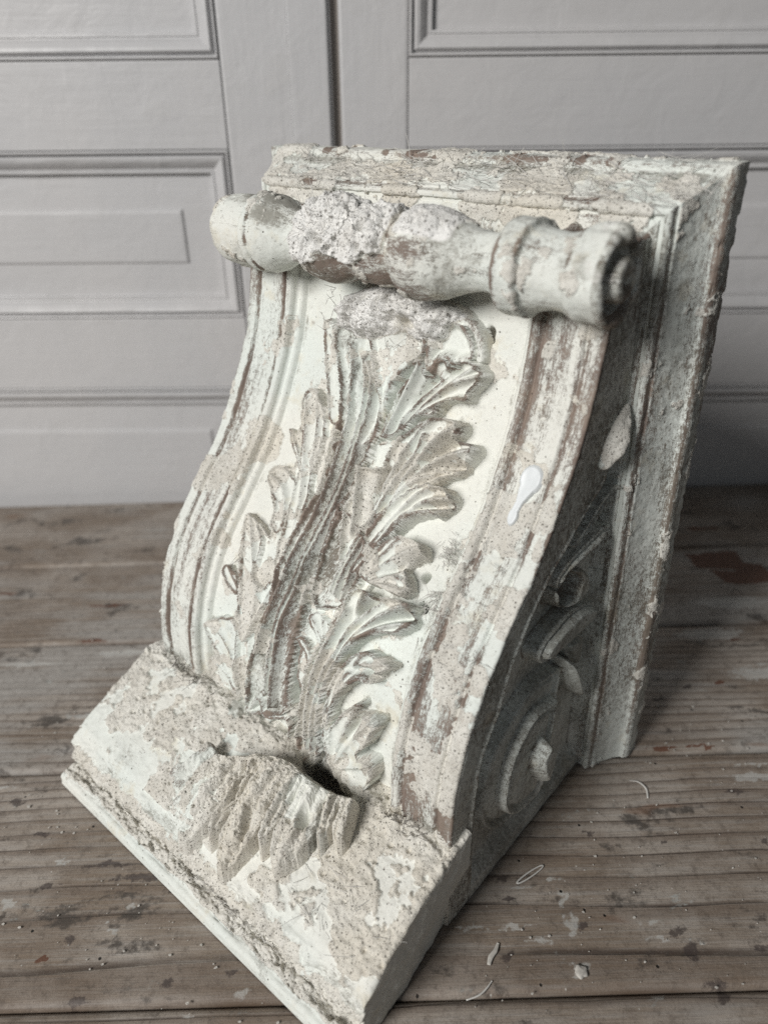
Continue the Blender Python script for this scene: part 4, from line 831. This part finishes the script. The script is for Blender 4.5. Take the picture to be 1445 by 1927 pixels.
# the torn upper end stands clear of the panel
tear = sstep(.508, .513, Yg + .012 * perlin(Xg * 30, 0 * Xg, 0 * Xg, 9) - .06 * (Xg - .46) ** 2 * 10)
P0 = np.stack([Xg, Yg, z0 + H], -1)
cf = crust_field(P0, crb, 113, 15.0); crel, cm, chole = crust_relief(cf, P0, .9, .9)
ins = sstep(0, .006, H)
ridge = H - blur(H, 8)
H = np.where(H > 0, H * (0.25 + .75 * tear), H) + ins * (crel * 1.3 + .0050 * fbm(Xg * 36, Yg * 36, 0 * Xg, 5, 114, .66))
P = np.stack([Xg, Yg + .10 * np.maximum(H - .02, 0), z0 + H], -1)
wr = .0 + np.clip(ridge * 90, -.2, .3) + .3 * fbm(Xg * 10, Yg * 10, 0 * Xg, 3, 115)
grm = .26 * (1 - np.exp(-(dv / .007) ** 2)) + .12 + .35 * fbm(Xg * 14, Yg * 14, 0 * Xg, 4, 116) + .6 * chole + .5 * np.exp(-(sd / .006) ** 2) * 0
grid_obj('side_leaf', P, MAT_PLASTER, root, {'crust': .5 + cf * 6, 'wear': wr, 'grime_shade': grm, 'surf': np.stack([Xg, Yg, 1.0 * H], -1)}, mask=H > .0005, tf=tf)
rim = np.array(spline([(.352, .562), (.382, .552), (.414, .534), (.452, .524), (.494, .526), (.533, .521), (.566, .506)], 10))
tip_ = np.array(spline([(.318, .618), (.352, .652), (.408, .656), (.455, .640), (.506, .622), (.546, .585), (.582, .548)], 10))
nu, nv = 420, 230
uu = np.linspace(0, 1, nu); vv = np.linspace(0, 1, nv)
g2 = lambda p: np.stack([np.interp(uu, np.linspace(0, 1, len(p)), p[:, c]) for c in (0, 1)], 1)
Rm, Tp = g2(rim), g2(tip_)
V_, U_ = np.meshgrid(vv, uu, indexing='ij')
knots = np.array([-.02, .11, .29, .37, .56, .64, .82, .90, 1.02]); fi = np.clip(np.searchsorted(knots, U_, side='right') - 1, 0, len(knots) - 2)
wv_ = U_ + .018 * perlin(U_ * 9, V_ * 2.5, 0 * U_, 160) * V_
fi = np.clip(np.searchsorted(knots, wv_, side='right') - 1, 0, len(knots) - 2)
w_ = (wv_ - knots[fi]) / (knots[fi + 1] - knots[fi]); crown = np.clip(np.sin(np.pi * np.clip(w_, 0, 1)), 0, 1)
g_ = sstep(.10, 1.0, V_) * .35 + np.clip((V_ - .12) / .88, 0, 1) * .65
jit = np.array([.84, 1.06, .86, 1.12, .82, 1.06, .84, .94])[fi]
g_ = g_ * (1 - .42 * (1 - crown ** .7) * sstep(.35, 1.0, V_)) * (1 + (jit - 1) * sstep(.4, 1, V_))
inn = np.clip(1 - V_ / .14, 0, 1)
dirx, diry = (Tp - Rm)[:, 0][None, :], (Tp - Rm)[:, 1][None, :]; dl_ = np.hypot(dirx, diry)
Xc = Rm[:, 0][None, :] + dirx * g_ - dirx / dl_ * .012 * inn; Yc = Rm[:, 1][None, :] + diry * g_ - diry / dl_ * .012 * inn
zf = np.interp(Yc, BT[:7, 0], BT[:7, 1])
hh = np.interp(g_, [0, .10, .30, .55, .80, 1.0], [.050, .058, .060, .054, .042, .024]) * (1 - .30 * np.abs(2 * U_ - .95) ** 3)
rib = sstep(.13, .40, V_)
hh = hh + rib * (.0230 * crown ** .5 - .0200) + rib * .0045 * np.exp(-((w_ - .5) / .10) ** 2)
hh = hh - .0065 * rib * np.exp(-((np.abs(w_ - .5) - .22) / .07) ** 2)
hh = hh - .045 * inn ** 1.2
P0 = np.stack([Xc, Yc, zf + hh], -1)
er_ = sstep(.0, .03, U_) * sstep(1, .97, U_)
cf = crust_field(P0, .34 - .25 * (1 - crown), 161, 15.0); crel, cm, chole = crust_relief(cf, P0, 1.0, 1.0)
lump = crel * 1.2 + .0036 * fbm(Xc * 34, Yc * 40, hh * 40, 5, 162, .64)
for (hx, hy, rx_, ry_) in ((.4110, .5800, .0055, .020), (.452, .604, .005, .014), (.520, .566, .007, .010)):
    lump = lump - .016 * np.exp(-(((Xc - hx - .25 * (Yc - hy)) / rx_) ** 2 + ((Yc - hy) / ry_) ** 2) ** 2)
P = P0.copy(); P[..., 2] += lump; P[..., 1] += .5 * lump * (V_ > .1)
skirt = np.clip((V_ - .965) / .035, 0, 1); P[..., 2] = P[..., 2] * (1 - skirt) + (zf - .006) * skirt
sk2 = 1 - er_; P[..., 2] = P[..., 2] * (1 - sk2) + np.minimum(P[..., 2], zf - .004) * sk2
valley = (1 - crown) * rib
grid_obj('drooping_leaf_end', P, MAT_PLASTER, root, {'crust': .5 + cf * 6, 'wear': .02 + .28 * fbm(Xc * 10, Yc * 10, 0 * Xc, 3, 163) + .25 * valley, 'grime_shade': .14 + .35 * fbm(Xc * 15, Yc * 15, 0 * Xc, 4, 164) + .25 * valley + .5 * chole, 'surf': np.stack([U_ * .25, V_ * .12, 0 * U_], -1)}, tf=tf)

# ---- turned roll across the top
RY, RZ = .222, .817
RP = [(.088, .001), (.088, .034), (.090, .041), (.095, .0462), (.105, .0492), (.120, .0505), (.138, .0500), (.152, .0478), (.1585, .0455), (.1605, .0448), (.1620, .0500), (.1640, .0540), (.170, .0556), (.1765, .0545), (.1785, .0510), (.1805, .0512), (.186, .0538), (.192, .0545), (.198, .0530),
      (.207, .0492), (.217, .0440), (.228, .0388), (.238, .0350), (.246, .0336), (.253, .0335), (.259, .0350), (.265, .0395), (.273, .0450), (.285, .0500), (.303, .0538), (.320, .0542), (.334, .0505), (.344, .0440), (.349, .0408), (.352, .0400), (.356, .0418), (.370, .0458), (.387, .0470), (.404, .0455), (.417, .0415), (.422, .0398), (.4255, .0405),
      (.428, .0445), (.433, .0495), (.443, .0542), (.458, .0562), (.474, .0548), (.490, .0510), (.506, .0452), (.520, .0402), (.534, .0362), (.546, .0340), (.556, .0336), (.564, .0350), (.571, .0385), (.577, .0440), (.5795, .0505), (.5815, .0540), (.586, .0550), (.592, .0542), (.600, .0540), (.6070, .0550), (.6095, .0545), (.6110, .0500), (.6125, .0470), (.620, .0455), (.634, .0428), (.646, .0418), (.656, .0428), (.664, .0455), (.6675, .0490), (.676, .0506),
      (.688, .0510), (.699, .0514), (.7060, .0505), (.7095, .0465), (.7080, .0415), (.6985, .0375), (.6900, .0335), (.6875, .0295), (.6900, .0262), (.7010, .0252), (.7110, .0242), (.7150, .0212), (.7160, .0150), (.7135, .0095), (.7090, .0060), (.7080, .0005)]
RP = np.array(RP); rd = np.r_[0, np.cumsum(np.linalg.norm(np.diff(RP, axis=0), axis=1))]
rr_ = np.linspace(0, rd[-1], 820); rx = np.interp(rr_, rd, RP[:, 0]); ra = np.interp(rr_, rd, RP[:, 1])
k7 = np.ones(5) / 5
rx = np.convolve(np.pad(rx, 2, mode='edge'), k7, 'valid'); ra = np.convolve(np.pad(ra, 2, mode='edge'), k7, 'valid')
tx, ta = np.gradient(rx), np.gradient(ra); ln = np.hypot(tx, ta) + 1e-9; nx_, na_ = -ta / ln, tx / ln
th = np.linspace(0, 2 * np.pi, 260, endpoint=False)
ra = ra * .975
XX, TH = np.meshgrid(rx, th, indexing='ij'); AA = np.repeat(ra[:, None], len(th), 1)
cy, cz = np.cos(TH), np.sin(TH)            # th = 0 to the front, pi/2 up
P0 = np.stack([XX, RY + AA * cy, RZ + AA * cz], -1)
endR = sstep(.664, .690, XX) * (AA > .0)
face = (np.arange(len(rx)) > np.argmax(rx > .706))[:, None] & np.ones(len(th), bool)[None, :]
# two bulges left of the middle are buried in rough lime
dth = np.angle(np.exp(1j * (TH - 1.05)))
rag = .35 * fbm(XX * 30, cy * 1.5, cz * 1.5, 4, 120)
buried = sstep(.264, .276, XX) * sstep(.424, .412, XX) * sstep(1.32 + rag, 1.08 + rag, np.abs(dth))
cap = sstep(.432, .445, XX) * sstep(.530, .50, XX) * sstep(1.0, .6, np.abs(np.angle(np.exp(1j * (TH - 1.35)))))
bias = -.42 + 1.3 * buried + .55 * cap + .16 * sstep(.57, .60, XX) * sstep(.70, .64, XX) + .25 * sstep(.11, .08, XX)
cf = crust_field(P0, bias, 121, 16.0); crel, cm, chole = crust_relief(cf, P0, .5, .5)
dd = .0010 * fbm(P0[..., 0] * 25, P0[..., 1] * 25, P0[..., 2] * 25, 3, 122) + crel + rough_noise(P0, .7)
wv, rw = worley(P0[..., 0] * 62, P0[..., 1] * 62, P0[..., 2] * 62, 12)
pith = (1 - sstep(.16, .5, wv)) * (rw > .6)
dd = dd + buried * (.0050 + .0075 * fbm(P0[..., 0] * 46, P0[..., 1] * 46, P0[..., 2] * 46, 5, 123, .62) - .016 * pith)
cavr = np.exp(-(((XX - .318) / .020) ** 2 + (np.angle(np.exp(1j * (TH - .55))) / .36) ** 2)); dd = dd - .020 * cavr * buried
# carved petals round the right-hand end
pet = np.cos(TH * 4 + .6); lobeR = endR * (AA > .034)
dd = dd + lobeR * (.0012 * pet)
for a_ in (.15, 1.35, 2.75, 3.9, 5.1): dd = dd - endR * sstep(.030, .036, AA) * .0028 * np.exp(-((np.angle(np.exp(1j * (TH - a_)))) / .12) ** 2)
dd = dd + lobeR * .005 * np.exp(-((np.angle(np.exp(1j * (TH - 1.6)))) / .35) ** 2)
dd = dd * sstep(0, .01, AA)
P = P0 + np.stack([np.repeat(nx_[:, None], len(th), 1), na_[:, None] * cy, na_[:, None] * cz], -1) * dd[..., None]
under = sstep(.2, -.6, np.sin(TH))
wr = .06 + .40 * fbm(XX * 9, cy * 1.5, cz * 1.5, 4, 124)
ringb = np.exp(-((XX - .1780) / .0026) ** 2) + np.exp(-((XX - .583) / .0030) ** 2) + .9 * np.exp(-((XX - .1605) / .0022) ** 2) + .8 * np.exp(-((XX - .667) / .003) ** 2) + .7 * np.exp(-((XX - .608) / .002) ** 2)
wr = wr + .75 * ringb * (.6 + perlin(XX * 20, cy * 3, cz * 3, 127)) + sstep(.424, .434, XX) * sstep(.52, .46, XX) * (.42 - .35 * cap) + .45 * sstep(.27, .28, XX) * sstep(.43, .42, XX) * (1 - buried)
wr = wr + .30 * (XX > .70)
gm = .20 + .42 * fbm(P0[..., 0] * 13, P0[..., 1] * 13, P0[..., 2] * 13, 4, 125) + .38 * sstep(.1, .95, np.sin(TH + .25)) * (.6 + 1.2 * fbm(XX * 16, cy * 1.5, cz * 1.5, 4, 170)) * (sstep(.10, .2, XX) * sstep(.27, .25, XX) + .4 * sstep(.5, .56, XX) + .35 * (XX < .16)) + .25 * (XX > .700) + .5 * buried * pith + .5 * cavr * buried  # upper surface of the roll darker towards both ends, in patches
grid_obj('turned_roll', P, MAT_PLASTER, root, {'crust': .5 + cf * 6, 'wear': wr, 'grime_shade': gm, 'surf': np.stack([TH * .05, XX, 0 * XX], -1), 'lime': .95 * buried + .85 * cap + .5 * endR * sstep(-.2, .5, fbm(XX * 40, cy * 2, cz * 2, 3, 128) + .2) * (np.sin(TH) > .1) * (np.cos(TH) > -.6)}, wrap=True, tf=tf)

# ---- back plate with its moulded frame (left, top, right)
PW, PH = .75, .9135
PP = np.array([(.055, .012), (.012, .012), (.001, .013), (0, .016), (0, .046), (.0015, .051), (.005, .0545), (.0085, .0545), (.012, .056), (.016, .0605), (.021, .068), (.026, .077), (.031, .088), (.0345, .097), (.036, .102), (.0385, .103), (.0395, .108), (.0405, .1125), (.0435, .1150), (.0475, .1145), (.0490, .1115), (.0500, .1050), (.0520, .1040), (.0535, .1080), (.0545, .1125), (.060, .1135), (.16, .1135)])
pd = np.r_[0, np.cumsum(np.linalg.norm(np.diff(PP, axis=0), axis=1))]
tt = np.unique(np.r_[np.linspace(0, pd[-3], 40)[:6], np.arange(pd[1], pd[-2], .0011), np.linspace(pd[-2], pd[-1], 40)])
pi = np.interp(tt, pd, PP[:, 0]); pyv = np.interp(tt, pd, PP[:, 1])
def frame_run(kind):
    """one length of the moulding: rows along its run, columns across its section, mitred at the top corners"""
    n = 560
    v = np.linspace(0, 1, n)[:, None]; i = pi[None, :]; y = np.repeat(pyv[None, :], n, 0)
    if kind == 'right': X = PW - i + 0 * v; Z = .001 + (PH - i - .001) * v; al = Z; ac = np.array([-1, 0])
    elif kind == 'left': X = i + 0 * v; Z = .001 + (PH - i - .001) * v; al = Z; ac = np.array([1, 0])
    else: X = i + (PW - 2 * i) * v; Z = PH - i + 0 * v; al = X; ac = np.array([0, -1])
    return X, y, Z, al, ac
ti, ty2 = np.gradient(pi, tt), np.gradient(pyv, tt); l2 = np.hypot(ti, ty2) + 1e-9; sni, sny = -ty2 / l2, ti / l2
for kind in ('right', 'left', 'top'):
    X, Y, Z, al, ac = frame_run(kind)
    P0 = np.stack([X, Y, Z], -1)
    topb = kind == 'top'
    cove = sstep(.008, .014, pi) * sstep(.0385, .033, pi)
    if topb:
        bias = -.18 + .40 * cove[None, :] * sstep(.016, .024, pi)[None, :] * sstep(.1, .3, X) + 0 * X + .25 * sstep(.038, .042, pi)[None, :]
    else:
        bias = -.62 + .18 * sstep(.012, .004, pi)[None, :] * sstep(.2, .45, fbm(al * 9, 0 * al, 0 * al + 3, 2, 130)) + .5 * np.exp(-((Z - PH + .05) / .03) ** 2) * (cove[None, :] > .2) + 0 * X
    cf = crust_field(P0, bias, 131, 18.0); crel, cm, chole = crust_relief(cf, P0)
    dd = crel * (1.3 if topb else .8) + rough_noise(P0, .8) + .0010 * fbm(X * 12, Y * 12, Z * 12, 3, 132)
    if topb: dd = dd + cove[None, :] * .0022 * np.maximum(0, fbm(X * 55, Y * 70, Z * 70, 5, 133, .65))
    # nibbled outer arris
    ar = np.exp(-np.abs(pi - .003) / .004)[None, :] * np.exp(-np.abs(pyv - .052) / .01)[None, :]
    nib = np.maximum(0, perlin(al * 38, 0 * al + 2, 0 * al, 134) + .5 * perlin(al * 90, 0 * al, 0 * al, 135) - .12)
    dd = dd - ar * nib * .0065
    if kind == 'right':
        backs = (sstep(.014, .004, pi) * sstep(.03, .015, pyv))[None, :]
        dd = dd - backs * .007 * np.maximum(0, fbm(Z * 30, 0 * Z, 0 * Z, 4, 136)) 
    mit = (np.minimum(X - pi[None, :], PW - pi[None, :] - X) if topb else (PH - pi[None, :] - Z))
    dd = dd * sstep(-.001, .014, mit)
    ft = sstep(.0, .012, Z)
    P = P0.copy()
    P[..., 0] += ac[0] * sni[None, :] * dd; P[..., 2] += ac[1] * sni[None, :] * dd * ft; P[..., 1] += sny[None, :] * dd
    if kind != 'top':      # broken foot of the plate
        foot = np.exp(-Z / .012); P[..., 2] += foot * .007 * np.maximum(0, fbm(X * 40, Y * 40, 0 * X, 3, 137) + .1)
    wr = (.24 if kind == 'right' else .08) + .36 * fbm(P0[..., 0] * 9, Y * 9, P0[..., 2] * (9 if topb else 3.5), 4, 138) + .30 * np.exp(-np.abs(pi - .004) / .004)[None, :] * sstep(.04, .05, pyv)[None, :]
    wr = wr + .35 * np.exp(-np.abs(pi - .0392) / .0025)[None, :] + .18 * np.exp(-np.abs(pi - .0530) / .004)[None, :]
    gm = .20 * (kind == 'right') + .34 * fbm(P0[..., 0] * 11, Y * 11, Z * 5, 4, 139) + .12 + (.42 * cove[None, :] * sstep(.026, .016, pi)[None, :] if topb else 0) + .15 * np.exp(-np.abs(pi - .051) / .003)[None, :]
    if topb: wr = wr + .75 * np.exp(-((pi - .002) / .005) ** 2)[None, :] * sstep(.05, .3, perlin(al * 42, 0 * al, 0 * al + 1, 140))
    sf = np.stack([np.repeat(tt[None, :], len(al), 0) + (3 if topb else 0), al, 0 * al], -1)
    grid_obj('plate_moulding' if kind != 'right' else 'plate_moulding', P, MAT_PLASTER, root, {'crust': .5 + cf * 6, 'wear': wr, 'grime_shade': gm, 'surf': sf}, tf=tf)
bm = bmesh.new()
box_bm(bm, .0405 - OX, PW - .0405 - OX, -(.1105 - OY), -(.013 - OY), .0015, PH - .0405)
box_bm(bm, .012 - OX, PW - .012 - OX, -(.050 - OY), -(.013 - OY), .0015, PH - .012)
me = bpy.data.meshes.new('back_plate'); bm.to_mesh(me); bm.free(); link('back_plate', me, MAT_PLASTER, root)
bm = bmesh.new(); box_bm(bm, XL + .004 - OX, XR - .018 - OX, -(.440 - OY), -(.112 - OY), .001, .02); me = bpy.data.meshes.new('underside'); bm.to_mesh(me); bm.free(); link('underside', me, MAT_PLASTER, root)

# ---- closed bud carved near the top of the right side
uu = np.linspace(0, 1, 60); tt_ = np.linspace(0, 2 * np.pi, 64, endpoint=False)
U_, T_ = np.meshgrid(uu, tt_, indexing='ij')
ra_ = .0185 * np.sin(np.pi * U_ ** .8) ** .75 * (1 + .10 * np.cos(3 * T_ + 2.2 * U_)) + .0002
cx_ = XR + .002 + ra_ * np.cos(T_) * .95; cy_ = .172 - .052 * U_ + ra_ * np.sin(T_) * .8; cz_ = .575 + .072 * U_ + ra_ * np.sin(T_) * .25
P = np.stack([cx_, cy_, cz_], -1); P[..., 0] += .0020 * fbm(P[..., 0] * 60, P[..., 1] * 60, P[..., 2] * 60, 4, 150)
cf = crust_field(P, .05, 151, 18.0)
grid_obj('flower_bud', P, MAT_PLASTER, root, {'crust': .5 + cf * 6, 'wear': .1 + .3 * fbm(P[..., 0] * 20, P[..., 1] * 20, P[..., 2] * 20, 3, 152), 'grime_shade': .2 + 0 * U_, 'surf': P}, wrap=True, tf=tf)

# ---- splash of white paint on the right-hand rail
gx = np.arange(.615, .668, .0009); gs = np.arange(.205, .300, .0009)
Sg, Xg = np.meshgrid(gs, gx, indexing='ij'); py, pz = prof(Sg); ny, nz = pnorm(Sg)
sd = np.maximum(1 - np.hypot((Xg - .6425) / .0155, (Sg - .232) / .0185), 1 - np.hypot((Xg - .6355) / .0068, (Sg - .281) / .0130))
dl = seg_dist([(.6410, .245), (.6355, .275)], Xg, Sg); sd = np.maximum(sd, (1 - dl / np.interp(Sg, [.245, .262, .275], [.011, .0052, .005])))
H = .0042 * sstep(-.02, .22, sd) + rail_depth(Xg) * .6 + .0016 - .0060 * (sd < -.02) + .0004 * perlin(Xg * 90, Sg * 90, 0 * Xg, 3)
P = np.stack([Xg, py, pz], -1) + np.stack([0 * Xg, ny, nz], -1) * H[..., None]
tag(grid_obj('paint_splash', P, MAT_DRIP, root, mask=sd > .0, tf=tf), 'glossy white spoon-shaped paint splash')

# ---- hair and straw fibres in the plaster
def fibres(name, items, mat, parent, tfm):
    V = []; F = []
    for p, dirv, L, r, bend in items:
        p = np.array(p); dirv = np.array(dirv) / np.linalg.norm(dirv); b = np.array(bend)
        a = np.cross(dirv, [.3, .5, .8]); a /= np.linalg.norm(a); c = np.cross(dirv, a)
        n0 = len(V); K = 6
        for k in range(K):
            t = k / (K - 1); q = p + dirv * L * t + b * L * t * t
            rr = r * (1 - .5 * t)
            for m in range(3):
                an = m * 2.094; V.append(q + rr * (np.cos(an) * a + np.sin(an) * c))
        for k in range(K - 1):
            for m in range(3):
                F.append((n0 + k * 3 + m, n0 + k * 3 + (m + 1) % 3, n0 + (k + 1) * 3 + (m + 1) % 3, n0 + (k + 1) * 3 + m))
    o = link(name, raw_mesh(name, tfm(np.array(V)), F), mat, parent); o['kind'] = 'stuff'; return o
it = []
rg = np.random.default_rng(5)
def on_front(X, s, h):
    a, b = prof(np.array(s)); c, d = pnorm(np.array(s)); return np.array([X, a + c * h, b + d * h]), np.array([0, c, d])
for _ in range(300):                                   # along the top of the plate
    X = rg.uniform(.08, .74); i = rg.uniform(.010, .040); y = np.interp(i, PP[8:17, 0], PP[8:17, 1])
    it.append(((X, y + .003, PH - i + .003), (rg.normal(), .35 * rg.normal() + .12, .28 * rg.normal() + .16), rg.uniform(.010, .038), .00062, rg.normal(size=3) * .15))
for _ in range(34):
    it.append(((rg.uniform(.5, .74), .05 + .01 * rg.normal(), PH + .002), (rg.normal(), .4 * rg.normal(), .12 * abs(rg.normal())), rg.uniform(.01, .035), .0004, rg.normal(size=3) * .1))
for _ in range(110):                                   # the broken volute
    X, s = rg.uniform(.29, .47), rg.uniform(.045, .12); q, nn = on_front(X, s, PANEL + .058)
    it.append((q, nn + rg.normal(size=3) * 1.0, rg.uniform(.006, .024), .00055, rg.normal(size=3) * .2))
for _ in range(75):                                    # the limed bulges of the roll
    X = rg.uniform(.275, .42); t = rg.uniform(.2, 1.9); q = np.array([X, RY + .056 * np.cos(t), RZ + .056 * np.sin(t)])
    it.append((q, np.array([0, np.cos(t), np.sin(t)]) * .7 + rg.normal(size=3) * .8, rg.uniform(.006, .022), .00052, rg.normal(size=3) * .2))
for cx, cs, n in ((.575, .415, 40), (.560, .350, 45), (.585, .46, 26), (.47, .72, 60), (.24, .47, 22)):   # hair bursting from the panel
    for _ in range(n):
        an = rg.normal(.3, .9); q, nn = on_front(cx + .006 * rg.normal(), cs + .008 * rg.normal(), -.014)
        it.append((q, nn * abs(rg.normal()) * .4 + np.array([np.cos(an), .3 * np.sin(an), -.6 * np.sin(an)]), rg.uniform(.010, .028), .00058, rg.normal(size=3) * .15))
for _ in range(70):                                    # foot and its hollow
    X, y = rg.uniform(.30, .69), rg.uniform(.56, .64); z = np.interp(y, BT[:7, 0], BT[:7, 1])
    it.append(((X, y, z + .006), (rg.normal(), rg.normal(), -.4 * 0 + .12 * rg.normal()), rg.uniform(.01, .035), .00052, rg.normal(size=3) * .2))
for _ in range(60):
    X = rg.normal(.47, .05); it.append(((X, .655, .030), (rg.normal(), .5, .35 * rg.normal() + .2), rg.uniform(.012, .034), .0005, rg.normal(size=3) * .12))
for _ in range(60):
    X, s = rg.uniform(.60, .685), rg.uniform(.3, .62); q, nn = on_front(X, s, .005)
    it.append((q, rg.normal(size=3) * .8 + np.array([.6, 0, 0]), rg.uniform(.006, .02), .00048, rg.normal(size=3) * .2))
fibres('hair_fibres', it, MAT_FIBRE, root, tf)
# dark old hair stuffed in the gaps
it = []
for cx, y, z, n in ((.14, .485, .168, 46), (.19, .49, .165, 30), (.48, .475, .135, 110), (.62, .486, .168, 40), (.52, .478, .14, 60)):
    for _ in range(n):
        it.append(((cx + .02 * rg.normal(), y + .006 * rg.normal(), z + .004 * rg.normal()), (rg.normal(), .7 * rg.normal(), .6 * abs(rg.normal())), rg.uniform(.008, .022), .0005, rg.normal(size=3) * .3))
MAT_DARKHAIR = simple_material('dark_hair', (0.10, 0.085, 0.075), 0.6)
fibres('dark_fibres', it, MAT_DARKHAIR, root, tf)

# ------------------------------------------------------------------ crumbs lying on the table
def tube(name, pts, rads, label, cat, loc, mat=MAT_CRUMB, closed=False, flat=.6):
    p = np.array(spline(pts, 5)) if not closed else np.array(pts)
    n = len(p); V = []; F = []; r = np.interp(np.linspace(0, 1, n), np.linspace(0, 1, len(rads)), rads); M = 8
    T = np.gradient(p, axis=0) if not closed else np.roll(p, -1, 0) - np.roll(p, 1, 0)
    for k in range(n):
        t = T[k] / (np.linalg.norm(T[k]) + 1e-9); nn = np.array([-t[1], t[0]])
        for m in range(M):
            a = m / M * 2 * np.pi
            q = p[k] + nn * r[k] * np.cos(a)
            V.append((q[0] * S, q[1] * S, (flat * r[k] * (1 + np.sin(a)) + .0001) * S))
    for k in range(n if closed else n - 1):
        for m in range(M):
            F.append((k * M + m, k * M + (m + 1) % M, ((k + 1) % n) * M + (m + 1) % M, ((k + 1) % n) * M + m))
    if not closed:
        for e in (0, n - 1):
            V.append(tuple(np.mean([V[e * M + m] for m in range(M)], axis=0))); c = len(V) - 1
            for m in range(M): F.append((e * M + m, e * M + (m + 1) % M, c, c))
    me = bpy.data.meshes.new(name); me.from_pydata(V, [], [f if f[2] != f[3] else f[:3] for f in F])
    for q in me.polygons: q.use_smooth = True
    o = link(name, me, mat); o.location = Vector((*loc, .0002)) * S
    return tag(o, label, cat, 'loose bits of plaster and hair on the table')
an = np.linspace(0, 2 * np.pi, 28, endpoint=False)
tube('plaster_ring', [(.021 * np.cos(a) + .004 * np.sin(a), .0065 * np.sin(a) + .012 * np.cos(a)) for a in an], [.0010, .0014, .0010], 'small pale ring-shaped curl lying right of the corbel foot', 'plaster curl', (.195, .675), MAT_FIBRE, True)
tube('plaster_flake', [(.008, .014), (.003, .004), (-.004, -.004), (-.008, -.014)], [.0018, .0032, .0036, .0024], 'flat white flake beside the round knot hole in the table', 'plaster flake', (.126, .563), MAT_CRUMB, False, .3)
tube('plaster_sliver', [(.017, .012), (.009, .003), (-.002, -.005), (-.018, -.010)], [.0007, .0012, .0013, .0009], 'thin pale sliver nearest the bottom edge of the photo', 'plaster sliver', (.102, .517), MAT_FIBRE)
tube('plaster_curl', [(-.012, .022), (.002, .018), (.010, .004), (.007, -.014)], [.0005, .0012, .0018, .0013], 'pale hooked curl on the boards right of the plate foot', 'plaster curl', (.398, .814), MAT_FIBRE)
def crumb(name, loc, size, label, seed):
    bm = bmesh.new(); bmesh.ops.create_icosphere(bm, subdivisions=3, radius=1)
    for v in bm.verts:
        k = 1 + .5 * float(perlin(v.co.x * 1.4 + seed, v.co.y * 1.4, v.co.z * 1.4, 3)) + .2 * float(perlin(v.co.x * 4 + seed, v.co.y * 4, v.co.z * 4, 4))
        v.co = Vector((v.co.x * size[0] * k, v.co.y * size[1] * k, max(v.co.z, -.5) * size[2] * k)) * S
    o = bm_obj(name, bm, MAT_CRUMB, None, True); o.location = Vector((*loc, size[2] * .5)) * S
    return tag(o, label, 'plaster chip', 'loose bits of plaster and hair on the table')
crumb('plaster_chip', (.235, .537), (.008, .009, .0025), 'lumpy white chip on the table right of the corbel', 1)

V = []; F = []
for _ in range(300):
    while True:
        x, y = rg.uniform(-.62, .62), rg.uniform(.48, 1.25)
        q = np.array([x, y]) - np.array([-.13505, 1.41483]); lx = q[0] * np.cos(YAW) - q[1] * np.sin(YAW); ly = -q[0] * np.sin(YAW) - q[1] * np.cos(YAW)
        out = max(-lx - .0, lx - .75, -ly, ly - .69)
        if out > .012 and rg.random() < .25 + .75 * np.exp(-out / .10): break
    s = .0006 + .0016 * rg.random() ** 3; n0 = len(V); k = 5; a0 = rg.uniform(0, 6.28); z = .0004 + .0006 * rg.random(); tl = rg.normal(size=2) * .25
    for lv in (0, 1):
        for m in range(k):
            an = a0 + m * 6.283 / k; r = s * rg.uniform(.6, 1.15)
            dx, dy = r * np.cos(an) * 1.3, r * np.sin(an)
            V.append((x + dx, y + dy, .0001 + lv * (z + abs(tl[0] * dx + tl[1] * dy))))
    F += [(n0 + m, n0 + (m + 1) % k, n0 + k + (m + 1) % k, n0 + k + m) for m in range(k)]
    F.append(tuple(n0 + k + m for m in range(k)))
me = bpy.data.meshes.new('plaster_dust'); me.from_pydata([Vector(v) * S for v in V], [], F)
tag(link('plaster_dust', me, MAT_CRUMB), 'scattered pale specks of plaster dust on the table around the corbel', 'dust', kind='stuff')
